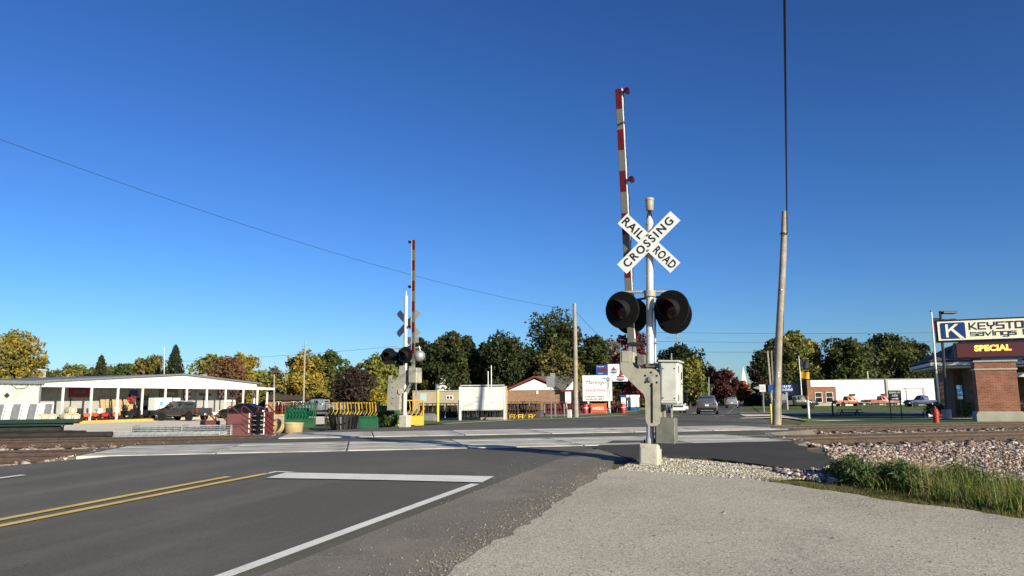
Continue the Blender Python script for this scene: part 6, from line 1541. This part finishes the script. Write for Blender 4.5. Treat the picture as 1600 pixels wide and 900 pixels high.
for x in (-16, 6, 18): 
    w_ = MB().box((x * m_, -.04, 1.1), (7 * m_, .1, 1.0)).build('window', 'glass_dark', bh); MB().box((x * m_, -.06, 1.65), (8 * m_, .08, .12)).box((x * m_, -.06, .55), (8 * m_, .08, .12)).box((x * m_, -.1, 1.1), (.1, .05, 1.0)).build('window_frame', 'white_clean', w_)
b_ = at(6, 640, 95); b_.z = 0; cb_ = thing('cream_shed', 'flat cream building block rising behind the store wing', 'building', b_, R(10)); zz = lambda py: at(6, py, 95).z; MB().box((-1.0, 3, zz(577) / 2), (6.2, 6, zz(577))).build('wall', 'barrel_cream', cb_); MB().box((-1.0, 3, zz(577) + .1), (6.4, 6.2, .2)).build('parapet', 'white_clean', cb_)
b_ = at(1164.5, 632, 330); b_.z = 0; ch = thing('church', 'distant white church steeple above the orange tree', 'church', b_, R(-15)); zz = lambda py: at(1164, py, 330).z
MB().box((0, 0, zz(597) / 2), (2.6, 2.6, zz(597))).build('tower', 'white_clean', ch); MB().add([(-1.2, -1.2, zz(597)), (1.2, -1.2, zz(597)), (1.2, 1.2, zz(597)), (-1.2, 1.2, zz(597)), (0, 0, zz(572))], [(0, 1, 4), (1, 2, 4), (2, 3, 4), (3, 0, 4)]).build('spire', 'white_clean', ch)
MB().box((0, 9, 3), (8, 16, 6)).build('nave', 'white_clean', ch); MB().prism([(-4.4, 6), (4.4, 6), (0, 10)], 1, 17.4).build('nave_roof', 'shingle_grey', ch)
b_ = at(1173, 634, 210); b_.z = 0; wh = thing('white_house', 'small pale house at the far end of the road', 'house', b_, R(-10)); MB().box((2.2, 3, 1.6), (6, 6, 3.2)).build('wall', 'white_clean', wh); MB().prism([(-1.2, 3.2), (5.6, 3.2), (2.2, 5.2)], -.4, 6.4).build('roof', 'shingle_grey', wh); MB().box((1, -.04, 1.6), (1, .1, 1.2)).build('window', 'glass_dark', wh)
# ------------------------------------------------------------------ trees
def tree(label, px, ytop, wpx, Y, pal, kind='round', ybase=637, dens=1.0, low=.12, group='trees', seed=None, name=None):
    b_ = at(px, ybase, Y); b_.z = H(b_.x, b_.y) if Y < 130 else 0
    wpx = wpx * (1.3 if kind != 'pine' else 1.45); h = at(px, ytop - 2, Y).z - b_.z; w = wpx * Y / 1168.
    root = thing(name or {'pine': 'conifer_tree', 'bare': 'bare_tree'}.get(kind, 'broadleaf_tree'), label, 'tree', b_, 0, group)
    ls = Y * .0018; apx = wpx * (ybase - ytop)
    n = int(min(11000, max(1600, apx * 1.15)) * dens)
    lim = MB(); 
    tr_ = max(.12, h * .022)
    if kind == 'pine':
        z = rng.uniform(.06, 1, n) ** 1.0; lay = np.floor(z * 19) / 19 + rng.normal(0, .02, n)
        rr = (1.02 - np.clip(lay, 0, 1)) ** .85 * w / 2 * np.sqrt(rng.uniform(.12, 1, n)); a = rng.uniform(0, 6.28, n)
        rr *= 1 + .28 * np.sin(a * 5 + lay * 60)
        P = np.stack([np.cos(a) * rr, np.sin(a) * rr, lay * h - rr * .22], 1)
        leaves(P, ls * .95, pal, 'crown', root, asp=.4)
        MB().tube([(0, 0, -.2), (0, 0, h * .5), (0, 0, h * .97)], [tr_, tr_ * .6, .03], 7).build('trunk', 'bark', root, True); return root
    nb = 34 if wpx > 40 else 20
    z0 = h * low
    C = []; lean_ = rng.uniform(-.12, .12, 2) * w; ex = rng.uniform(.42, .75)
    for k in range(nb):
        f = (k + .5) / nb; zz_ = z0 + (h - z0) * (.12 + .80 * f)
        env = math.sin(math.pi * min(.98, .14 + .80 * f)) ** ex
        a = k * 2.4 + rng.uniform(-.6, .6); q = w / 2 * env * rng.uniform(.18, .86)
        C.append((q * math.cos(a) + lean_[0] * f, q * math.sin(a) + lean_[1] * f, zz_ + rng.normal(0, .03) * h, w * rng.uniform(.11, .21) * (.75 + .35 * env)))
    C = np.array(C); C[-1, :2] *= .35; C[-1, 2] = h - C[-1, 3] * .95
    k = rng.integers(0, nb, n); d_ = rng.normal(0, 1, (n, 3)); d_ /= np.linalg.norm(d_, axis=1)[:, None]
    rad = C[k, 3] * (rng.uniform(.25, 1, n) ** .45) * (1 + .22 * np.sin(d_[:, 0] * 6 + k) * np.sin(d_[:, 2] * 5 + k * 2))
    P = C[k, :3] + d_ * rad[:, None] * np.array([1, 1, .95]) + rng.normal(0, .02 * w, (n, 3)) * (rng.uniform(0, 1, (n, 1)) < .25)
    P[:, 2] = np.maximum(P[:, 2], z0 * .5)
    if kind == 'bare': P = P[: max(300, n // 3)]
    # a few leaf tones clumped by bough, as on a turning tree
    pa = np.array(pal); tone = rng.permutation(nb) % len(pa)
    leaves_c = pa[np.where(rng.uniform(0, 1, len(P)) < .6, tone[k[:len(P)]], rng.integers(0, len(pa), len(P)))]
    o = leaves(P, ls, pal, 'crown', root)
    at_ = o.data.attributes['tint']; c = np.ones((len(P), 4), np.float32); c[:, :3] = leaves_c * rng.uniform(.7, 1.3, (len(P), 1)); at_.data.foreach_set('color', c.ravel())
    lim.tube([(0, 0, -.2), (.02 * w, 0, h * .22), (0, .02 * w, h * .5), (0, 0, h * .8)], [tr_ * 1.2, tr_ * .9, tr_ * .55, tr_ * .15], 8)
    lim.build('trunk', 'bark', root, True)
    for c in C[:: 2 if kind == 'bare' else 4]:
        zs = min(c[2] * .7, h * .55); MB().tube([(0, 0, zs), (c[0] * .55, c[1] * .55, zs + (c[2] - zs) * .6), tuple(c[:3])], [tr_ * .45, tr_ * .28, tr_ * .08], 5).build('limb', 'bark', root)
        if kind == 'bare':
            for q in range(7):
                e = c[:3] + rng.normal(0, .5, 3) * c[3] * 1.4; MB().tube([(c[0] * .6, c[1] * .6, zs + (c[2] - zs) * .65), tuple(c[:3] * .5 + e * .5), tuple(e)], [tr_ * .16, tr_ * .08, .015], 4).build('twig', 'bark', root)
    return root
YEL = [(.32, .22, .03), (.26, .20, .04), (.20, .17, .045), (.13, .13, .035)]
YGR = [(.20, .19, .04), (.14, .15, .035), (.26, .21, .045), (.09, .11, .03)]
OLV = [(.11, .105, .03), (.15, .125, .035), (.08, .08, .025), (.19, .15, .04)]
DG = [(.018, .034, .012), (.03, .05, .016), (.045, .06, .02), (.025, .03, .012)]
DGY = [(.03, .045, .014), (.05, .06, .02), (.075, .07, .022), (.02, .03, .011)]
DBR = [(.042, .028, .022), (.055, .038, .028), (.035, .027, .02)]
RBR = [(.165, .06, .035), (.13, .07, .04), (.19, .095, .045), (.11, .085, .035)]
MAR = [(.085, .022, .026), (.115, .030, .032), (.06, .022, .022), (.09, .042, .03)]
RED = [(.19, .03, .045), (.15, .03, .04), (.11, .03, .03)]
ORG = [(.40, .12, .02), (.32, .09, .02), (.24, .08, .02)]
GRY = [(.17, .15, .12), (.13, .12, .09), (.20, .17, .12)]
MGR = [(.06, .085, .022), (.08, .10, .025), (.11, .12, .03), (.045, .06, .018)]
tree('golden tree at the left edge behind the store wing', 10, 519, 66, 92, YEL, ybase=640)
tree('dark small tree right of the golden one at the left edge', 50, 556, 34, 104, DG)
for k, (px, yt, w, Y, pal, kd, lab) in enumerate((
    (104, 577, 40, 130, OLV, 'round', 'small olive tree second above the left end of the store roof'), (140, 577, 38, 132, MGR, 'round', 'small green tree tucked left of the small store conifer'), (168, 574, 38, 134, OLV, 'round', 'small olive tree tucked right of the small store conifer'), (200, 571, 40, 134, YGR, 'round', 'small yellow green tree midway between the store conifers'), (226, 565, 38, 130, MGR, 'round', 'small green tree left of the tall store conifer'),
    (672, 541, 50, 136, DG, 'round', 'dark tree filling the gap left of the stepped tank'), (710, 540, 50, 136, DGY, 'round', 'dark tree filling the gap right of the stepped tank'), (757, 538, 52, 136, DG, 'round', 'dark tree filling the gap above the blank board'), (814, 552, 50, 136, DGY, 'round', 'dark tree filling the gap above the brick shop'), (905, 545, 50, 138, DGY, 'round', 'dark tree behind the plain wooden pole'), (628, 548, 40, 132, DGY, 'round', 'dark tree behind the far signal lights'),
    (88, 580, 40, 125, OLV, 'round', 'low olive tree just above the left end of the store roof'), (122, 574, 46, 122, YGR, 'round', 'yellow green tree left of the small conifer above the store'), (153, 557, 38, 116, DGY, 'pine', 'small broad conifer above the left half of the store'),
    (184, 571, 46, 124, MGR, 'round', 'mid green tree right of the small conifer above the store'), (214, 572, 40, 126, OLV, 'round', 'olive tree in the gap between the two store conifers'), (240, 557, 48, 118, OLV, 'round', 'brownish olive tree touching the tall store conifer'),
    (269, 541, 42, 110, DG, 'pine', 'tall dark conifer behind the middle of the store'), (322, 556, 50, 118, YGR, 'round', 'yellow green tree right of the tall store conifer'), (352, 566, 74, 108, RBR, 'round', 'reddish brown tree low behind the store roof'),
    (374, 553, 48, 120, YEL, 'round', 'bright yellow tree at the right of the reddish one'), (405, 580, 40, 122, YGR, 'round', 'low yellow tree above the right end of the store'), (432, 574, 34, 130, GRY, 'bare', 'half bare greyish tree behind the brown house'),
    (478, 556, 62, 122, YEL, 'round', 'large yellow tree behind the slim pale pole'), (513, 549, 46, 130, MGR, 'round', 'green tree right of the large yellow tree'), (549, 578, 54, 112, DBR, 'round', 'dark purple brown tree left of the far signal'),
    (592, 556, 66, 124, YGR, 'round', 'yellow olive tree just left of the far signal'), (655, 528, 56, 128, DG, 'round', 'dark green tree directly right of the far signal mast'), (692, 526, 58, 126, DGY, 'round', 'dark brownish green tree above the stepped tank'),
    (728, 527, 50, 130, DG, 'round', 'dark green tree above the blank board, left one'), (785, 526, 74, 126, DGY, 'round', 'wide green tree above the blank board, right one'), (828, 545, 46, 128, DG, 'round', 'dark tree left of the tallest tree'),
    (868, 491, 96, 134, DGY, 'round', 'tallest tree, green with golden lower boughs behind the plain pole'), (880, 555, 84, 122, OLV, 'round', 'golden olive tree in front of the tallest tree'), (932, 528, 52, 132, DGY, 'round', 'green tree right of the tallest tree'),
    (958, 530, 44, 136, GRY, 'bare', 'bare grey branched tree above the fuel sign'), (925, 575, 60, 126, OLV, 'round', 'low olive tree behind the farm sign'), (985, 590, 44, 128, DGY, 'round', 'low dark tree behind the fuel pumps'), (997, 519, 46, 118, RED, 'round', 'narrow bright red tree behind the raised gate mechanism'),
    (1066, 541, 74, 150, DG, 'round', 'dark green rounded tree right of the near signal'), (1040, 570, 40, 140, OLV, 'round', 'olive tree half hidden by the near signal housing'), (1078, 563, 52, 135, YGR, 'round', 'yellow green tree in front of the dark rounded one'),
    (1100, 575, 30, 165, DG, 'round', 'dark tree between the yellow green and maroon trees'), (1116, 575, 30, 170, MAR, 'round', 'maroon tree left of the larger maroon one'), (1132, 578, 32, 160, MAR, 'round', 'larger maroon tree left of the road end'), (1163, 597, 20, 190, ORG, 'round', 'small orange tree at the end of the road'),
    (1192, 553, 30, 128, DBR + DG, 'round', 'dark brown and green tree at the right road side'), (1212, 532, 50, 136, DGY, 'round', 'dark green tree behind the leaning pole'), (1243, 520, 66, 158, YGR, 'round', 'tall yellow green tree right of the leaning pole'), (1268, 535, 40, 162, YGR, 'round', 'second yellow green tree beside the tall one on the right'),
    (1288, 570, 44, 160, GRY + OLV, 'round', 'pale thin bush behind the brick office'), (1322, 532, 66, 156, MGR, 'round', 'grey green willowy tree above the white building'), (1358, 545, 44, 158, [(.07, .075, .05), (.09, .09, .06), (.06, .07, .04)], 'round', 'dull grey green tree in the middle above the white building'),
    (1398, 524, 78, 160, MGR + DGY, 'round', 'wide green tree above the right half of the white building'), (1436, 535, 52, 165, DGY, 'round', 'dark green tree beside the bank roof'), (1262, 585, 60, 150, DGY, 'round', 'low green tree behind the brick office'), (1310, 588, 60, 170, DG, 'round', 'low dark tree left of the willowy tree'), (1420, 590, 70, 172, DG, 'round', 'low dark tree behind the right end of the white building'), (1370, 590, 60, 172, DG, 'round', 'low dark tree behind the middle of the white building'))):
    tree(lab, px, yt, w, Y, pal, kd, ybase=637 if Y < 140 else 633)
# undergrowth filling the gaps between the trunks, far off and uncountable
def thicket(label, spans, pal):
    Ps = []
    for px0, px1, ytop, Y in spans:
        n = int((px1 - px0) * 42); x = rng.uniform(px0, px1, n)
        top = at((px0 + px1) / 2, ytop, Y).z
        X = np.array([at(q, 636, Y).x for q in x]); yy = Y + rng.uniform(-3, 3, n)
        hz = top * (.72 + .28 * np.sin(x * .21) * np.sin(x * .083 + 1))
        Ps.append(np.stack([X, yy, rng.uniform(0, 1, n) ** .8 * hz], 1))
    P = np.concatenate(Ps); o = leaves(P, .34, pal, 'undergrowth', None); tag(o, label, 'undergrowth', kind='stuff')
thicket('far hedges and undergrowth closing the gaps below the trees', [(-60, 300, 588, 140), (300, 640, 606, 140), (560, 660, 598, 134), (640, 1010, 575, 142), (1010, 1110, 612, 160), (1090, 1150, 618, 200), (1170, 1225, 612, 150), (1215, 1480, 600, 176)], DGY + DG + OLV[:2])
thicket('pale distant wood line on the horizon', [(-300, 700, 622, 330), (600, 1140, 618, 330), (1176, 1900, 618, 330)], DGY + OLV)
# trees beside the bank, out of frame on the right; their shade falls on the bank front and lawn
for k, (x, y, h, w) in enumerate(((40.5, 35.5, 12, 9.0), (47, 40, 13, 10), (36.5, 24, 9.0, 6.0), (54, 46, 13, 10))):
    p = Vector((x, y, 0)); root = thing('broadleaf_tree', 'shade tree in the bank grounds to the right of the sign, %s' % ('second from front', 'third from front', 'front one', 'rear one')[k], 'tree', (x, y, H(x, y)), 0, 'trees')
    C = rng.normal(0, 1, (14, 3)) * np.array([w * .22, w * .22, h * .15]) + np.array([0, 0, h * .62]); n = 7000; kq = rng.integers(0, 14, n); d_ = rng.normal(0, 1, (n, 3)); d_ /= np.linalg.norm(d_, axis=1)[:, None]
    leaves(C[kq] + d_ * (w * .2 * rng.uniform(.3, 1, (n, 1)) ** .5), .17, MGR + OLV, 'crown', root); MB().tube([(0, 0, -.2), (.1, 0, h * .4), (0, 0, h * .75)], [.22, .16, .06], 8).build('trunk', 'bark', root, True)
# litter on the gravel
for k, (px_, py_, lab) in enumerate(((1022, 846, 'dark curled leaf scrap lying on the gravel lot'), (1452, 889, 'small brown leaf near the bottom right edge'), (1300, 850, 'tiny dark scrap right of the lot centre'))):
    p = ground(px_, py_); o = MB().add([(-.05, 0, .004), (0, -.025, .02), (.06, 0, .012), (0, .03, .006), (.02, .0, .028)], [(0, 1, 4), (1, 2, 4), (2, 3, 4), (3, 0, 4), (0, 3, 2, 1)]).build('dead_leaf', 'wood_old'); o.location = p + Vector((0, 0, .032)); tag(o, lab, 'leaf', 'dead leaves on the gravel')
